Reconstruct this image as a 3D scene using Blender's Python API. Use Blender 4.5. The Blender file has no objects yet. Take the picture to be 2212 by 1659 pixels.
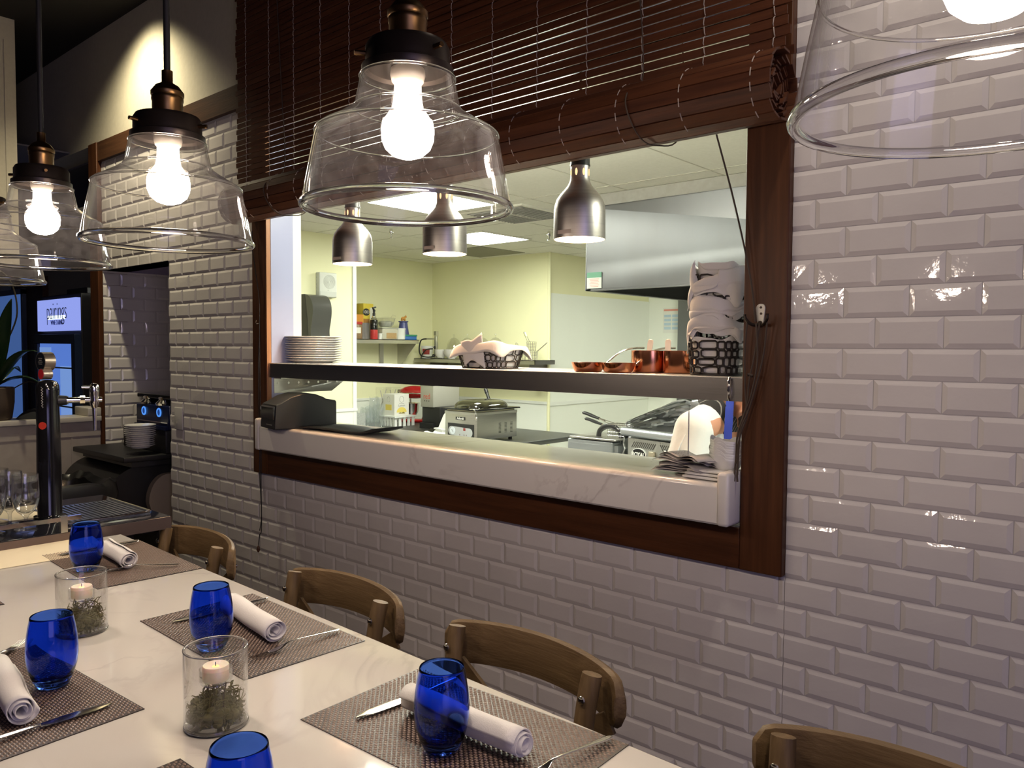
import bpy, bmesh, math, random
from math import sin, cos, pi, sqrt, radians
from mathutils import Vector, Matrix, Euler

S = bpy.context.scene
COL = S.collection
random.seed(7)

# ---------------------------------------------------------------- camera, world, light, exposure
cam_d = bpy.data.cameras.new('camera')
cam = bpy.data.objects.new('camera', cam_d)
COL.objects.link(cam)
cam_d.sensor_fit = 'HORIZONTAL'
cam_d.sensor_width = 36.0
cam_d.lens = 36.0 * 1711.2 / 2212.0
cam_d.clip_start = 0.02
CAM = Vector((0.765, -2.012, 1.61))
_yaw, _pitch, _roll = 0.72458, -0.044344, -0.0061776
_R = (Matrix.Rotation(_yaw, 3, 'Z') @ Matrix.Rotation(_pitch, 3, 'X') @ Matrix.Rotation(_roll, 3, 'Y'))
_rt, _fw, _up = _R.col[0], _R.col[1], _R.col[2]
_m = Matrix.Identity(4)
for _i in range(3):
    _m[_i][0] = _rt[_i]; _m[_i][1] = _up[_i]; _m[_i][2] = -_fw[_i]; _m[_i][3] = CAM[_i]
cam.matrix_world = _m
S.camera = cam

world = bpy.data.worlds.new('world')
S.world = world
world.use_nodes = True
_bg = world.node_tree.nodes['Background']
_bg.inputs[0].default_value = (0.55, 0.6, 0.9, 1)
_bg.inputs[1].default_value = 0.02

S.view_settings.view_transform = 'Standard'
S.view_settings.look = 'None'
S.view_settings.gamma = 1.0
S.view_settings.use_curve_mapping = False
S.view_settings.exposure = 0.0
cy = S.cycles
cy.max_bounces = 14
cy.diffuse_bounces = 4
cy.glossy_bounces = 4
cy.transmission_bounces = 10
cy.transparent_max_bounces = 24
cy.caustics_reflective = True
cy.caustics_refractive = False
cy.sample_clamp_indirect = 4.0
cy.sample_clamp_direct = 0.0
cy.blur_glossy = .4
cy.use_denoising = True
cy.use_adaptive_sampling = True
cy.adaptive_threshold = 0.015

def lamp(name, kind, loc, energy, color, target=None, **kw):
    d = bpy.data.lights.new(name, kind)
    d.energy = energy; d.color = color
    for k, v in kw.items(): setattr(d, k, v)
    o = bpy.data.objects.new(name, d); COL.objects.link(o)
    o.location = loc
    if target is not None:
        o.rotation_euler = (Vector(target) - Vector(loc)).to_track_quat('-Z', 'Y').to_euler()
    return o

# the dining room's own lights, out of frame: a ceiling spot that grazes the upper wall, dusk light from street windows behind
lamp('ceiling_spot', 'SPOT', (-3.66, -0.38, 3.50), 118, (1.0, .88, .60), (-3.80, 0.06, 1.7), spot_size=radians(120), spot_blend=1.0, shadow_soft_size=.03)
lamp('ceiling_spot_near', 'SPOT', (.42, -.52, 3.50), 52, (1.0, .89, .76), (.40, -.02, 1.2), spot_size=radians(95), spot_blend=.9, shadow_soft_size=.035)
lamp('street_window_light', 'AREA', (4.6, -3.4, 1.9), 34, (.62, .55, 1.0), (0.6, 0, 1.1), shape='RECTANGLE', size=2.4, size_y=1.8)

# ---------------------------------------------------------------- materials
def mat(name, col, rough=.5, metal=0.0, noise=0.0, nscale=8.0, stretch=(1, 1, 1), col2=None, bump=0.0, bscale=40.0,
        spec=None, coat=0.0, emit=None, estr=0.0, sheen=0.0, sss=0.0, aniso=0.0, detail=4.0, rnoise=0.0):
    m = bpy.data.materials.new(name); m.use_nodes = True
    nt = m.node_tree; b = nt.nodes['Principled BSDF']
    b.inputs['Base Color'].default_value = (*col, 1)
    b.inputs['Roughness'].default_value = rough
    b.inputs['Metallic'].default_value = metal
    if spec is not None: b.inputs['Specular IOR Level'].default_value = spec
    if coat: b.inputs['Coat Weight'].default_value = coat; b.inputs['Coat Roughness'].default_value = .08
    if sheen: b.inputs['Sheen Weight'].default_value = sheen
    if sss:
        b.inputs['Subsurface Weight'].default_value = sss; b.inputs['Subsurface Scale'].default_value = .01
    if aniso: b.inputs['Anisotropic'].default_value = aniso
    if emit is not None:
        b.inputs['Emission Color'].default_value = (*emit, 1); b.inputs['Emission Strength'].default_value = estr
    if noise or bump or rnoise:
        tc = nt.nodes.new('ShaderNodeTexCoord'); mp = nt.nodes.new('ShaderNodeMapping')
        mp.inputs['Scale'].default_value = stretch
        nt.links.new(tc.outputs['Object'], mp.inputs['Vector'])
    if noise:
        n = nt.nodes.new('ShaderNodeTexNoise'); n.inputs['Scale'].default_value = nscale; n.inputs['Detail'].default_value = detail
        nt.links.new(mp.outputs[0], n.inputs['Vector'])
        r = nt.nodes.new('ShaderNodeValToRGB')
        r.color_ramp.elements[0].position = .5 - .5 * noise if noise < 1 else .25
        r.color_ramp.elements[1].position = .5 + .5 * noise if noise < 1 else .75
        c2 = col2 if col2 is not None else tuple(max(0, c * .6) for c in col)
        r.color_ramp.elements[0].color = (*col, 1); r.color_ramp.elements[1].color = (*c2, 1)
        nt.links.new(n.outputs['Fac'], r.inputs[0]); nt.links.new(r.outputs[0], b.inputs['Base Color'])
    if rnoise:
        n3 = nt.nodes.new('ShaderNodeTexNoise'); n3.inputs['Scale'].default_value = nscale; n3.inputs['Detail'].default_value = 3
        nt.links.new(mp.outputs[0], n3.inputs['Vector'])
        mr = nt.nodes.new('ShaderNodeMapRange'); mr.inputs[3].default_value = max(0, rough - rnoise); mr.inputs[4].default_value = rough + rnoise
        nt.links.new(n3.outputs['Fac'], mr.inputs[0]); nt.links.new(mr.outputs[0], b.inputs['Roughness'])
    if bump:
        n2 = nt.nodes.new('ShaderNodeTexNoise'); n2.inputs['Scale'].default_value = bscale; n2.inputs['Detail'].default_value = 3
        nt.links.new(mp.outputs[0], n2.inputs['Vector'])
        bp = nt.nodes.new('ShaderNodeBump'); bp.inputs['Strength'].default_value = bump; bp.inputs['Distance'].default_value = .004
        nt.links.new(n2.outputs['Fac'], bp.inputs['Height']); nt.links.new(bp.outputs[0], b.inputs['Normal'])
    return m

def thin_glass(name, tint=(.97, .97, .97), dust=0.0, dcol=(.9, .87, .85), edge=.85, base=.035, power=4.0):
    """a wall of thin clear glass: see-through, mirror-like towards its grazing edges, a little dust on it"""
    m = bpy.data.materials.new(name); m.use_nodes = True
    nt = m.node_tree; nt.nodes.clear(); N = nt.nodes.new; L = nt.links.new
    out = N('ShaderNodeOutputMaterial'); tr = N('ShaderNodeBsdfTransparent'); gl = N('ShaderNodeBsdfGlossy')
    tr.inputs[0].default_value = (*tint, 1); gl.inputs['Roughness'].default_value = .015
    gl.inputs[0].default_value = (.95, .95, .97, 1)
    lw = N('ShaderNodeLayerWeight'); lw.inputs[0].default_value = .5
    pw = N('ShaderNodeMath'); pw.operation = 'POWER'; pw.inputs[1].default_value = power
    L(lw.outputs['Facing'], pw.inputs[0])
    ma = N('ShaderNodeMath'); ma.operation = 'MULTIPLY_ADD'; ma.inputs[1].default_value = edge - base; ma.inputs[2].default_value = base
    L(pw.outputs[0], ma.inputs[0])
    mx = N('ShaderNodeMixShader'); L(ma.outputs[0], mx.inputs[0]); L(tr.outputs[0], mx.inputs[1]); L(gl.outputs[0], mx.inputs[2])
    last = mx
    if dust:
        df = N('ShaderNodeBsdfDiffuse'); df.inputs[0].default_value = (*dcol, 1)
        tl = N('ShaderNodeBsdfTranslucent'); tl.inputs[0].default_value = (*dcol, 1)
        m2 = N('ShaderNodeMixShader'); m2.inputs[0].default_value = .5; L(df.outputs[0], m2.inputs[1]); L(tl.outputs[0], m2.inputs[2])
        tc = N('ShaderNodeTexCoord'); n1 = N('ShaderNodeTexNoise'); n1.inputs['Scale'].default_value = 60; n1.inputs['Detail'].default_value = 6
        L(tc.outputs['Object'], n1.inputs['Vector'])
        v = N('ShaderNodeTexVoronoi'); v.inputs['Scale'].default_value = 170; L(tc.outputs['Object'], v.inputs['Vector'])
        lt = N('ShaderNodeMath'); lt.operation = 'LESS_THAN'; lt.inputs[1].default_value = .13; L(v.outputs['Distance'], lt.inputs[0])
        mu = N('ShaderNodeMath'); mu.operation = 'MULTIPLY'; mu.inputs[1].default_value = dust * 5; L(lt.outputs[0], mu.inputs[0])
        mr = N('ShaderNodeMapRange'); mr.inputs[1].default_value = .35; mr.inputs[2].default_value = .75
        mr.inputs[3].default_value = dust * .5; mr.inputs[4].default_value = dust * 1.5; L(n1.outputs['Fac'], mr.inputs[0])
        ad = N('ShaderNodeMath'); ad.operation = 'ADD'; L(mr.outputs[0], ad.inputs[0]); L(mu.outputs[0], ad.inputs[1])
        m3 = N('ShaderNodeMixShader'); L(ad.outputs[0], m3.inputs[0]); L(mx.outputs[0], m3.inputs[1]); L(m2.outputs[0], m3.inputs[2])
        last = m3
    L(last.outputs[0], out.inputs[0])
    return m

def emis(name, col, strength):
    m = bpy.data.materials.new(name); m.use_nodes = True
    nt = m.node_tree; nt.nodes.clear()
    o = nt.nodes.new('ShaderNodeOutputMaterial'); e = nt.nodes.new('ShaderNodeEmission')
    e.inputs[0].default_value = (*col, 1); e.inputs[1].default_value = strength
    nt.links.new(e.outputs[0], o.inputs[0]); return m

def wood(name, c1, c2, rough=.45, axis=0, scale=5.0, bump=.12, coat=0.0, spec=.4):
    st = [18.0, 18.0, 18.0]; st[axis] = 1.0
    m = mat(name, c1, rough, noise=.55, nscale=scale, stretch=tuple(st), col2=c2, bump=bump, bscale=scale * 3, coat=coat, spec=spec, detail=8)
    return m

def marble(name, base, vein, rough=.1, scale=2.2, amount=.06):
    m = bpy.data.materials.new(name); m.use_nodes = True
    nt = m.node_tree; b = nt.nodes['Principled BSDF']; N = nt.nodes.new; L = nt.links.new
    b.inputs['Roughness'].default_value = rough
    tc = N('ShaderNodeTexCoord'); n = N('ShaderNodeTexNoise'); n.inputs['Scale'].default_value = scale; n.inputs['Detail'].default_value = 8
    n.inputs['Distortion'].default_value = 1.6
    L(tc.outputs['Object'], n.inputs['Vector'])
    s = N('ShaderNodeMath'); s.operation = 'SUBTRACT'; s.inputs[1].default_value = .5; L(n.outputs['Fac'], s.inputs[0])
    a = N('ShaderNodeMath'); a.operation = 'ABSOLUTE'; L(s.outputs[0], a.inputs[0])
    r = N('ShaderNodeValToRGB'); r.color_ramp.elements[0].position = 0.0; r.color_ramp.elements[1].position = amount
    r.color_ramp.elements[0].color = (*vein, 1); r.color_ramp.elements[1].color = (*base, 1)
    L(a.outputs[0], r.inputs[0])
    n2 = N('ShaderNodeTexNoise'); n2.inputs['Scale'].default_value = scale * 1.3; L(tc.outputs['Object'], n2.inputs['Vector'])
    mr = N('ShaderNodeMapRange'); mr.inputs[1].default_value = .48; mr.inputs[2].default_value = .68; L(n2.outputs['Fac'], mr.inputs[0])
    mx = N('ShaderNodeMix'); mx.data_type = 'RGBA'; L(mr.outputs[0], mx.inputs[0]); mx.inputs[6].default_value = (*base, 1); L(r.outputs[0], mx.inputs[7])
    L(mx.outputs[2], b.inputs['Base Color'])
    return m

def blue_glass(name):
    m = bpy.data.materials.new(name); m.use_nodes = True
    b = m.node_tree.nodes['Principled BSDF']
    b.inputs['Base Color'].default_value = (.07, .19, .86, 1)
    b.inputs['Roughness'].default_value = 0.0
    b.inputs['Transmission Weight'].default_value = 1.0
    b.inputs['IOR'].default_value = 1.32
    return m

M = {}
M['tile'] = mat('white_bevel_tile', (.72, .68, .645), .06, noise=.25, nscale=3, col2=(.68, .64, .605), bump=.16, bscale=38)
M['grout'] = mat('grout', (.50, .47, .45), .8)
M['trim'] = wood('dark_stained_trim', (.040, .013, .005), (.105, .038, .014), .42, axis=2, scale=3.5, spec=.25)
M['trim_h'] = wood('dark_stained_rail', (.040, .013, .005), (.095, .033, .012), .42, axis=0, scale=3.5, spec=.25)
M['band'] = wood('stained_band', (.045, .020, .010), (.085, .036, .016), .45, axis=0, scale=3.5)
M['slat'] = wood('blind_slat_wood', (.045, .014, .007), (.110, .038, .016), .45, axis=0, scale=4.0, spec=.25)
M['jamb'] = wood('lamp_lit_trim_edge', (.45, .22, .10), (.32, .14, .06), .45, axis=2, scale=4)  # dark frame wood with the heat lamps' orange light put into its colour
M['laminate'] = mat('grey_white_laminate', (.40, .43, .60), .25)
M['drywall'] = mat('beige_drywall', (.50, .46, .36), .85, noise=.3, nscale=40, col2=(.47, .43, .335), bump=.06, bscale=150)
M['darkceil'] = mat('black_ceiling', (.012, .010, .009), .9)
M['floor'] = mat('dark_floor', (.05, .04, .035), .5, noise=.6, nscale=4)
M['cream'] = mat('cream_kitchen_paint', (.78, .77, .50), .6, noise=.2, nscale=2, col2=(.76, .75, .49))
M['frp'] = mat('white_wall_panel', (.80, .83, .76), .35, bump=.03, bscale=160)
M['ceiltile'] = mat('ceiling_tile', (.76, .75, .66), .9, noise=.2, nscale=60, col2=(.73, .72, .63))
M['ceilgrid'] = mat('ceiling_grid', (.70, .69, .60), .7)
M['darkgap'] = mat('dark_gap', (.03, .03, .025), .9)
M['steel'] = mat('brushed_steel', (.56, .55, .52), .34, 1.0, noise=.4, nscale=6, stretch=(1, 1, 60), col2=(.50, .49, .46), aniso=.4)
M['steel_h'] = mat('hood_steel', (.17, .174, .178), .42, 1.0, noise=.5, nscale=1.6, stretch=(3, 1, 1), col2=(.15, .15, .15))
M['steel_d'] = mat('dark_steel', (.46, .43, .40), .40, 1.0, noise=.5, nscale=5, stretch=(1, 1, 40), col2=(.38, .355, .33))
M['chrome'] = mat('chrome', (.80, .78, .75), .10, 1.0)
M['silver'] = mat('silverware', (.76, .73, .69), .14, 1.0)
M['copper'] = mat('polished_copper', (.90, .40, .22), .16, 1.0, noise=.4, nscale=10, stretch=(1, 1, .2), col2=(.80, .33, .17))
M['tin'] = mat('tinned_inside', (.72, .68, .62), .3, 1.0)
M['marble'] = marble('white_marble_sill', (.76, .72, .67), (.58, .53, .49), .12, 2.0, .022)
M['quartz'] = marble('white_quartz_table', (.64, .605, .55), (.56, .52, .48), .09, 2.6, .03)
M['black'] = mat('black_plastic', (.012, .012, .013), .42, bump=.03, bscale=200)
M['black_gloss'] = mat('black_gloss', (.006, .006, .007), .10)
M['rubber'] = mat('black_rubber', (.010, .010, .011), .75, bump=.08, bscale=260)
M['white'] = mat('white_plastic', (.78, .79, .76), .4)
M['china'] = mat('white_china', (.80, .79, .76), .12)
M['paper'] = mat('white_paper', (.72, .70, .66), .8)
M['cloth'] = mat('white_napkin_cloth', (.76, .73, .69), .9, bump=.10, bscale=420, sheen=.3)
M['cord_b'] = mat('black_cord', (.010, .009, .008), .6)
M['cord_t'] = mat('brown_cord', (.055, .035, .022), .7)
M['stitch'] = mat('pale_blind_string', (.40, .33, .28), .8)
M['brass'] = mat('aged_brass', (.22, .125, .05), .35, 1.0, noise=.5, nscale=14, col2=(.13, .075, .032))
M['bronze'] = mat('dark_bronze_cap', (.035, .026, .022), .38, .8, noise=.5, nscale=20, col2=(.05, .038, .03))
M['shade'] = thin_glass('clear_shade_glass', (.975, .975, .975), dust=.0045, edge=1.0, base=.022, power=3.6)
M['goblet'] = thin_glass('goblet_glass', (.95, .955, .96), dust=.004, edge=.95, base=.07, power=2.2)
M['bead'] = mat('glass_bead', (.98, .98, .98), 0.0)
_b = M['bead'].node_tree.nodes['Principled BSDF']; _b.inputs['Transmission Weight'].default_value = 1.0; _b.inputs['IOR'].default_value = 1.48
M['clear'] = thin_glass('clear_glass', (.97, .97, .965), dust=.006, edge=.85, base=.04, power=3.2)
M['plasticfilm'] = thin_glass('clear_film', (.90, .92, .93), dust=.12, dcol=(.85, .9, .92), edge=.6, base=.08)
M['smoked'] = thin_glass('smoked_acrylic', (.34, .32, .12), dust=.02, edge=.75, base=.08, power=2.5)
M['blueglass'] = blue_glass('cobalt_glass')
M['bulb'] = emis('lit_bulb', (1.0, .80, .655), 190)
M['bulbneck'] = emis('lit_bulb_neck', (1.0, .82, .66), 26)
M['porcelain'] = mat('lamp_porcelain', (.75, .68, .58), .3)
M['heatbulb'] = emis('heat_bulb', (1.0, .60, .32), 150)
M['heatin'] = mat('heat_lamp_inside', (.92, .84, .72), .5)
M['stool'] = wood('weathered_stool_wood', (.085, .050, .020), (.185, .120, .055), .55, axis=0, scale=4, bump=.25)
M['stool_v'] = wood('weathered_stool_post', (.085, .050, .020), (.185, .120, .055), .55, axis=2, scale=4, bump=.25)
M['seatpad'] = wood('stool_seat_wood', (.09, .055, .022), (.17, .11, .05), .5, axis=0, scale=3)
M['mat_t'] = mat('tan_vinyl_strand', (.225, .155, .115), .33, noise=.6, nscale=90, col2=(.17, .115, .085))
M['mat_d'] = mat('dark_vinyl_strand', (.022, .013, .012), .45)
M['moss'] = mat('dried_moss', (.075, .068, .018), .9, noise=.9, nscale=60, col2=(.16, .145, .05))
M['twig'] = mat('brown_twig', (.05, .03, .015), .8)
M['wax'] = mat('candle_wax', (.90, .80, .66), .5, sss=.6, emit=(1, .62, .30), estr=.05)
M['flame'] = emis('candle_glow', (1.0, .55, .15), 3.0)
M['wick'] = mat('wick', (.02, .015, .01), .9)

# ---------------------------------------------------------------- mesh helpers
def rot(rx=0, ry=0, rz=0): return Euler((rx, ry, rz)).to_matrix()

class MB:
    """collects shapes and links them as ONE mesh object"""
    def __init__(s): s.v = []; s.f = []; s.mi = []; s.cur = 0; s.X = None
    def add(s, vs, fs):
        o = len(s.v)
        if s.X is not None: vs = [s.X @ Vector(v) for v in vs]
        s.v += [tuple(v) for v in vs]
        s.f += [[i + o for i in f] for f in fs]; s.mi += [s.cur] * len(fs)
        return s
    def m(s, i): s.cur = i; return s
    def at(s, loc=(0, 0, 0), rx=0, ry=0, rz=0):
        s.X = Matrix.Translation(loc) @ Euler((rx, ry, rz)).to_matrix().to_4x4(); return s
    def box(s, x0, x1, y0, y1, z0, z1, R=None, c=None):
        vs = [(x, y, z) for x in (x0, x1) for y in (y0, y1) for z in (z0, z1)]
        if R is not None:
            c = Vector(c or ((x0 + x1) / 2, (y0 + y1) / 2, (z0 + z1) / 2)); vs = [c + R @ (Vector(v) - c) for v in vs]
        return s.add(vs, [(0, 1, 3, 2), (4, 6, 7, 5), (0, 4, 5, 1), (2, 3, 7, 6), (0, 2, 6, 4), (1, 5, 7, 3)])
    def rbox(s, x0, x1, y0, y1, z0, z1, r=.005, n=3):
        """box rounded in plan and along its top and bottom edges"""
        def ring(ins, z):
            pts = []
            rr = max(r - ins, 1e-4)
            for cx, cy_, a0 in ((x1 - r, y1 - r, 0), (x0 + r, y1 - r, pi / 2), (x0 + r, y0 + r, pi), (x1 - r, y0 + r, 1.5 * pi)):
                for k in range(n + 1):
                    a = a0 + k / n * pi / 2; pts.append((cx + rr * cos(a), cy_ + rr * sin(a), z))
            return pts
        rings = []
        for k in range(n + 1):
            a = k / n * pi / 2; rings.append(ring(r * (1 - sin(a)), z0 + r * (1 - cos(a))))
        for k in range(n + 1):
            a = k / n * pi / 2; rings.append(ring(r * (1 - cos(a)), z1 - r * (1 - sin(a))))
        return s.loft(rings, True, True, True)
    def loft(s, rings, closed=True, cap0=False, cap1=False):
        n = len(rings[0]); vs = [p for r in rings for p in r]; fs = []
        for i in range(len(rings) - 1):
            for j in range(n if closed else n - 1):
                k = (j + 1) % n
                fs.append((i * n + j, i * n + k, (i + 1) * n + k, (i + 1) * n + j))
        if cap0: fs.append(tuple(range(n - 1, -1, -1)))
        if cap1: fs.append(tuple((len(rings) - 1) * n + j for j in range(n)))
        return s.add(vs, fs)
    def lathe(s, prof, n=40, c=(0, 0, 0), R=None, a0=0, a1=2 * pi):
        full = abs(a1 - a0 - 2 * pi) < 1e-6
        c = Vector(c); m = n if full else n + 1
        vs = []; fs = []; idx = []
        for (r, z) in prof:
            if r < 1e-6:
                idx.append((len(vs), 1)); vs.append(Vector((0, 0, z)))
            else:
                idx.append((len(vs), m))
                for k in range(m):
                    a = a0 + (a1 - a0) * k / n; vs.append(Vector((r * cos(a), r * sin(a), z)))
        for i in range(len(prof) - 1):
            (p, a), (q, b) = idx[i], idx[i + 1]
            for k in range(n):
                k2 = (k + 1) % m
                if a == 1 and b == 1: continue
                if a == 1: fs.append((p, q + k2, q + k))
                elif b == 1: fs.append((p + k, p + k2, q))
                else: fs.append((p + k, p + k2, q + k2, q + k))
        if R is not None: vs = [R @ v for v in vs]
        return s.add([v + c for v in vs], fs)
    def cyl(s, p0, p1, r0, r1=None, n=20, caps=True):
        r1 = r0 if r1 is None else r1
        p0, p1 = Vector(p0), Vector(p1); d = p1 - p0; L = d.length
        R = d.to_track_quat('Z', 'Y').to_matrix()
        prof = [(r0, 0), (r1, L)]
        if caps: prof = [(0, 0)] + prof + [(0, L)]
        return s.lathe(prof, n, p0, R)
    def tube(s, pts, r, n=8, closed=False, caps=True, flat=None):
        pts = [Vector(p) for p in pts]; N = len(pts)
        rad = r if isinstance(r, (list, tuple)) else [r] * N
        T = []
        for i in range(N):
            a = pts[i - 1] if (i > 0 or closed) else pts[i]; b = pts[(i + 1) % N] if (i < N - 1 or closed) else pts[i]
            t = b - a; T.append(t.normalized() if t.length > 1e-9 else Vector((0, 0, 1)))
        up = Vector((0, 0, 1)) if abs(T[0].z) < .9 else Vector((1, 0, 0))
        u = (up - T[0] * up.dot(T[0])).normalized(); rings = []
        for i in range(N):
            u = (u - T[i] * u.dot(T[i]))
            u = u.normalized() if u.length > 1e-6 else T[i].orthogonal().normalized()
            w = T[i].cross(u)
            fx, fy = flat if flat else (1, 1)
            rings.append([pts[i] + (u * cos(2 * pi * k / n) * fx + w * sin(2 * pi * k / n) * fy) * rad[i] for k in range(n)])
        if closed: rings.append(rings[0])
        return s.loft(rings, True, caps and not closed, caps and not closed)
    def prism(s, poly, a0, a1, axis='z'):
        n = len(poly)
        def P(p, a):
            return {'z': (p[0], p[1], a), 'y': (p[0], a, p[1]), 'x': (a, p[0], p[1])}[axis]
        vs = [P(p, a0) for p in poly] + [P(p, a1) for p in poly]
        fs = [tuple(range(n - 1, -1, -1)), tuple(range(n, 2 * n))] + [(i, (i + 1) % n, n + (i + 1) % n, n + i) for i in range(n)]
        return s.add(vs, fs)
    def sphere(s, c, r, nu=20, nv=12, R=None):
        rx, ry, rz = (r, r, r) if not isinstance(r, (tuple, list)) else r
        c = Vector(c); vs = []; fs = []
        for i in range(nv + 1):
            th = pi * i / nv
            for k in range(nu):
                a = 2 * pi * k / nu; v = Vector((rx * sin(th) * cos(a), ry * sin(th) * sin(a), -rz * cos(th)))
                vs.append(c + (R @ v if R is not None else v))
        for i in range(nv):
            for k in range(nu):
                k2 = (k + 1) % nu; fs.append((i * nu + k, i * nu + k2, (i + 1) * nu + k2, (i + 1) * nu + k))
        return s.add(vs, fs)
    def surf(s, fn, nu, nv):
        vs = [fn(i / nu, j / nv) for i in range(nu + 1) for j in range(nv + 1)]; w = nv + 1
        return s.add(vs, [(i * w + j, (i + 1) * w + j, (i + 1) * w + j + 1, i * w + j + 1) for i in range(nu) for j in range(nv)])
    def build(s, name, mats, parent=None, loc=None, rz=0.0, smooth=38, bevel=0.0, thick=0.0, sub=0, merge=True, fix=True):
        me = bpy.data.meshes.new(name); me.from_pydata(s.v, [], s.f)
        if not isinstance(mats, (list, tuple)): mats = [mats]
        for m in mats: me.materials.append(M[m] if isinstance(m, str) else m)
        me.polygons.foreach_set('material_index', s.mi)
        bm = bmesh.new(); bm.from_mesh(me)
        if merge: bmesh.ops.remove_doubles(bm, verts=bm.verts, dist=1e-6)
        bmesh.ops.dissolve_degenerate(bm, edges=bm.edges, dist=1e-7)
        if fix: bmesh.ops.recalc_face_normals(bm, faces=bm.faces)
        if smooth:
            lim = radians(smooth)
            for f in bm.faces: f.smooth = True
            for e in bm.edges:
                if len(e.link_faces) == 2 and e.calc_face_angle(0) > lim: e.smooth = False
        bm.to_mesh(me); bm.free()
        o = bpy.data.objects.new(name, me); COL.objects.link(o)
        if parent is not None: o.parent = parent
        if loc is not None: o.location = loc
        if rz: o.rotation_euler = (0, 0, rz)
        if thick:
            md = o.modifiers.new('solid', 'SOLIDIFY'); md.thickness = thick; md.offset = 0
        if bevel:
            md = o.modifiers.new('bevel', 'BEVEL'); md.width = bevel; md.segments = 2; md.limit_method = 'ANGLE'; md.angle_limit = radians(35)
            md.harden_normals = False
        if sub:
            md = o.modifiers.new('sub', 'SUBSURF'); md.levels = sub; md.render_levels = sub
        return o

def text(body, name, size, material, parent=None, loc=(0, 0, 0), rot_=(0, 0, 0), ext=.0008, sx=1.0, bold=0.0, align='CENTER'):
    c = bpy.data.curves.new(name, 'FONT'); c.body = body; c.size = size; c.extrude = ext; c.align_x = align; c.align_y = 'CENTER'
    c.offset = bold
    c.materials.append(M[material] if isinstance(material, str) else material)
    tmp = bpy.data.objects.new(name, c); COL.objects.link(tmp)
    bpy.context.view_layer.update()
    me = bpy.data.meshes.new_from_object(tmp.evaluated_get(bpy.context.evaluated_depsgraph_get()))
    bpy.data.objects.remove(tmp); bpy.data.curves.remove(c)
    o = bpy.data.objects.new(name, me); COL.objects.link(o)
    o.parent = parent; o.location = loc; o.rotation_euler = rot_; o.scale = (sx, 1, 1)
    return o

def tag(o, label, cat, group=None, kind=None):
    o['label'] = label; o['category'] = cat
    if group: o['group'] = group
    if kind: o['kind'] = kind
    return o
def thing(name, label, cat, loc=(0, 0, 0), rz=0.0, group=None):
    o = bpy.data.objects.new(name, None); COL.objects.link(o)
    o.empty_display_size = .05
    o.location = loc; o.rotation_euler = (0, 0, rz)
    return tag(o, label, cat, group)
def struct(o, label=None, cat=None):
    o['kind'] = 'structure'
    if label: o['label'] = label
    if cat: o['category'] = cat
    return o
def dup(root, loc, rz=0.0, label=None, name=None):
    r = root.copy(); COL.objects.link(r); r.location = loc; r.rotation_euler = (0, 0, rz)
    if label: r['label'] = label
    for ch in list(root.children):
        c = ch.copy(); COL.objects.link(c); c.parent = r
        for g in list(ch.children):
            d = g.copy(); COL.objects.link(d); d.parent = c
    return r
def arc(cx, cy_, r, a0, a1, n): return [(cx + r * cos(a0 + (a1 - a0) * k / n), cy_ + r * sin(a0 + (a1 - a0) * k / n)) for k in range(n + 1)]
def lerp(a, b, t): return a + (b - a) * t
def bez(p, n):
    """smooth polyline through points (Catmull-Rom)"""
    p = [Vector(q) for q in p]; out = []
    for i in range(len(p) - 1):
        a = p[max(i - 1, 0)]; b = p[i]; c = p[i + 1]; d = p[min(i + 2, len(p) - 1)]
        for k in range(n):
            t = k / n
            out.append(.5 * ((2 * b) + (c - a) * t + (2 * a - 5 * b + 4 * c - d) * t * t + (3 * b - a - 3 * c + d) * t ** 3))
    out.append(p[-1]); return out

# ---------------------------------------------------------------- the dining side of the wall: tiles, trims, alcove
TW, TH, ROW16 = .15, .075, 1.016
def tiles(mb, a0, a1, z0, z1, put, phase=0.0):
    """bevelled metro tiles over a rectangle; put(a, z, d) maps wall coordinates and depth to a point"""
    g = .0009
    r0 = math.floor((z0 - ROW16) / TH); r1 = math.ceil((z1 - ROW16) / TH)
    for k in range(r0, r1):
        zb, zt = ROW16 + k * TH, ROW16 + (k + 1) * TH
        row = 15 - k
        off = (0 if row % 2 else .075) + phase
        b, t = max(zb, z0), min(zt, z1)
        if t - b < .012: continue
        i0 = math.floor((a0 - off) / TW); i1 = math.ceil((a1 - off) / TW)
        for i in range(i0, i1):
            l, r = max(off + i * TW, a0), min(off + (i + 1) * TW, a1)
            if r - l < .012: continue
            bw = .0125
            il = l + bw if l > a0 + 1e-6 or (off + i * TW) >= a0 - 1e-6 else l + g
            ir = r - bw if (off + (i + 1) * TW) <= a1 + 1e-6 else r - g
            ib = b + bw if b == zb else b + g
            it = t - bw if t == zt else t - g
            if ir - il < .004 or it - ib < .004: il, ir, ib, it = l + g, r - g, b + g, t - g
            jt = random.uniform(-.0004, .0004); ju = random.uniform(-.0005, .0005)
            O = [put(l + g, b + g, .0006), put(r - g, b + g, .0006), put(r - g, t - g, .0006), put(l + g, t - g, .0006)]
            I = [put(il, ib, .0046 + jt), put(ir, ib, .0046 - jt), put(ir, it, .0046 + ju), put(il, it, .0046 - ju)]
            mb.add(O + I, [(4, 5, 6, 7), (0, 1, 5, 4), (1, 2, 6, 5), (2, 3, 7, 6), (3, 0, 4, 7)])

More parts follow.
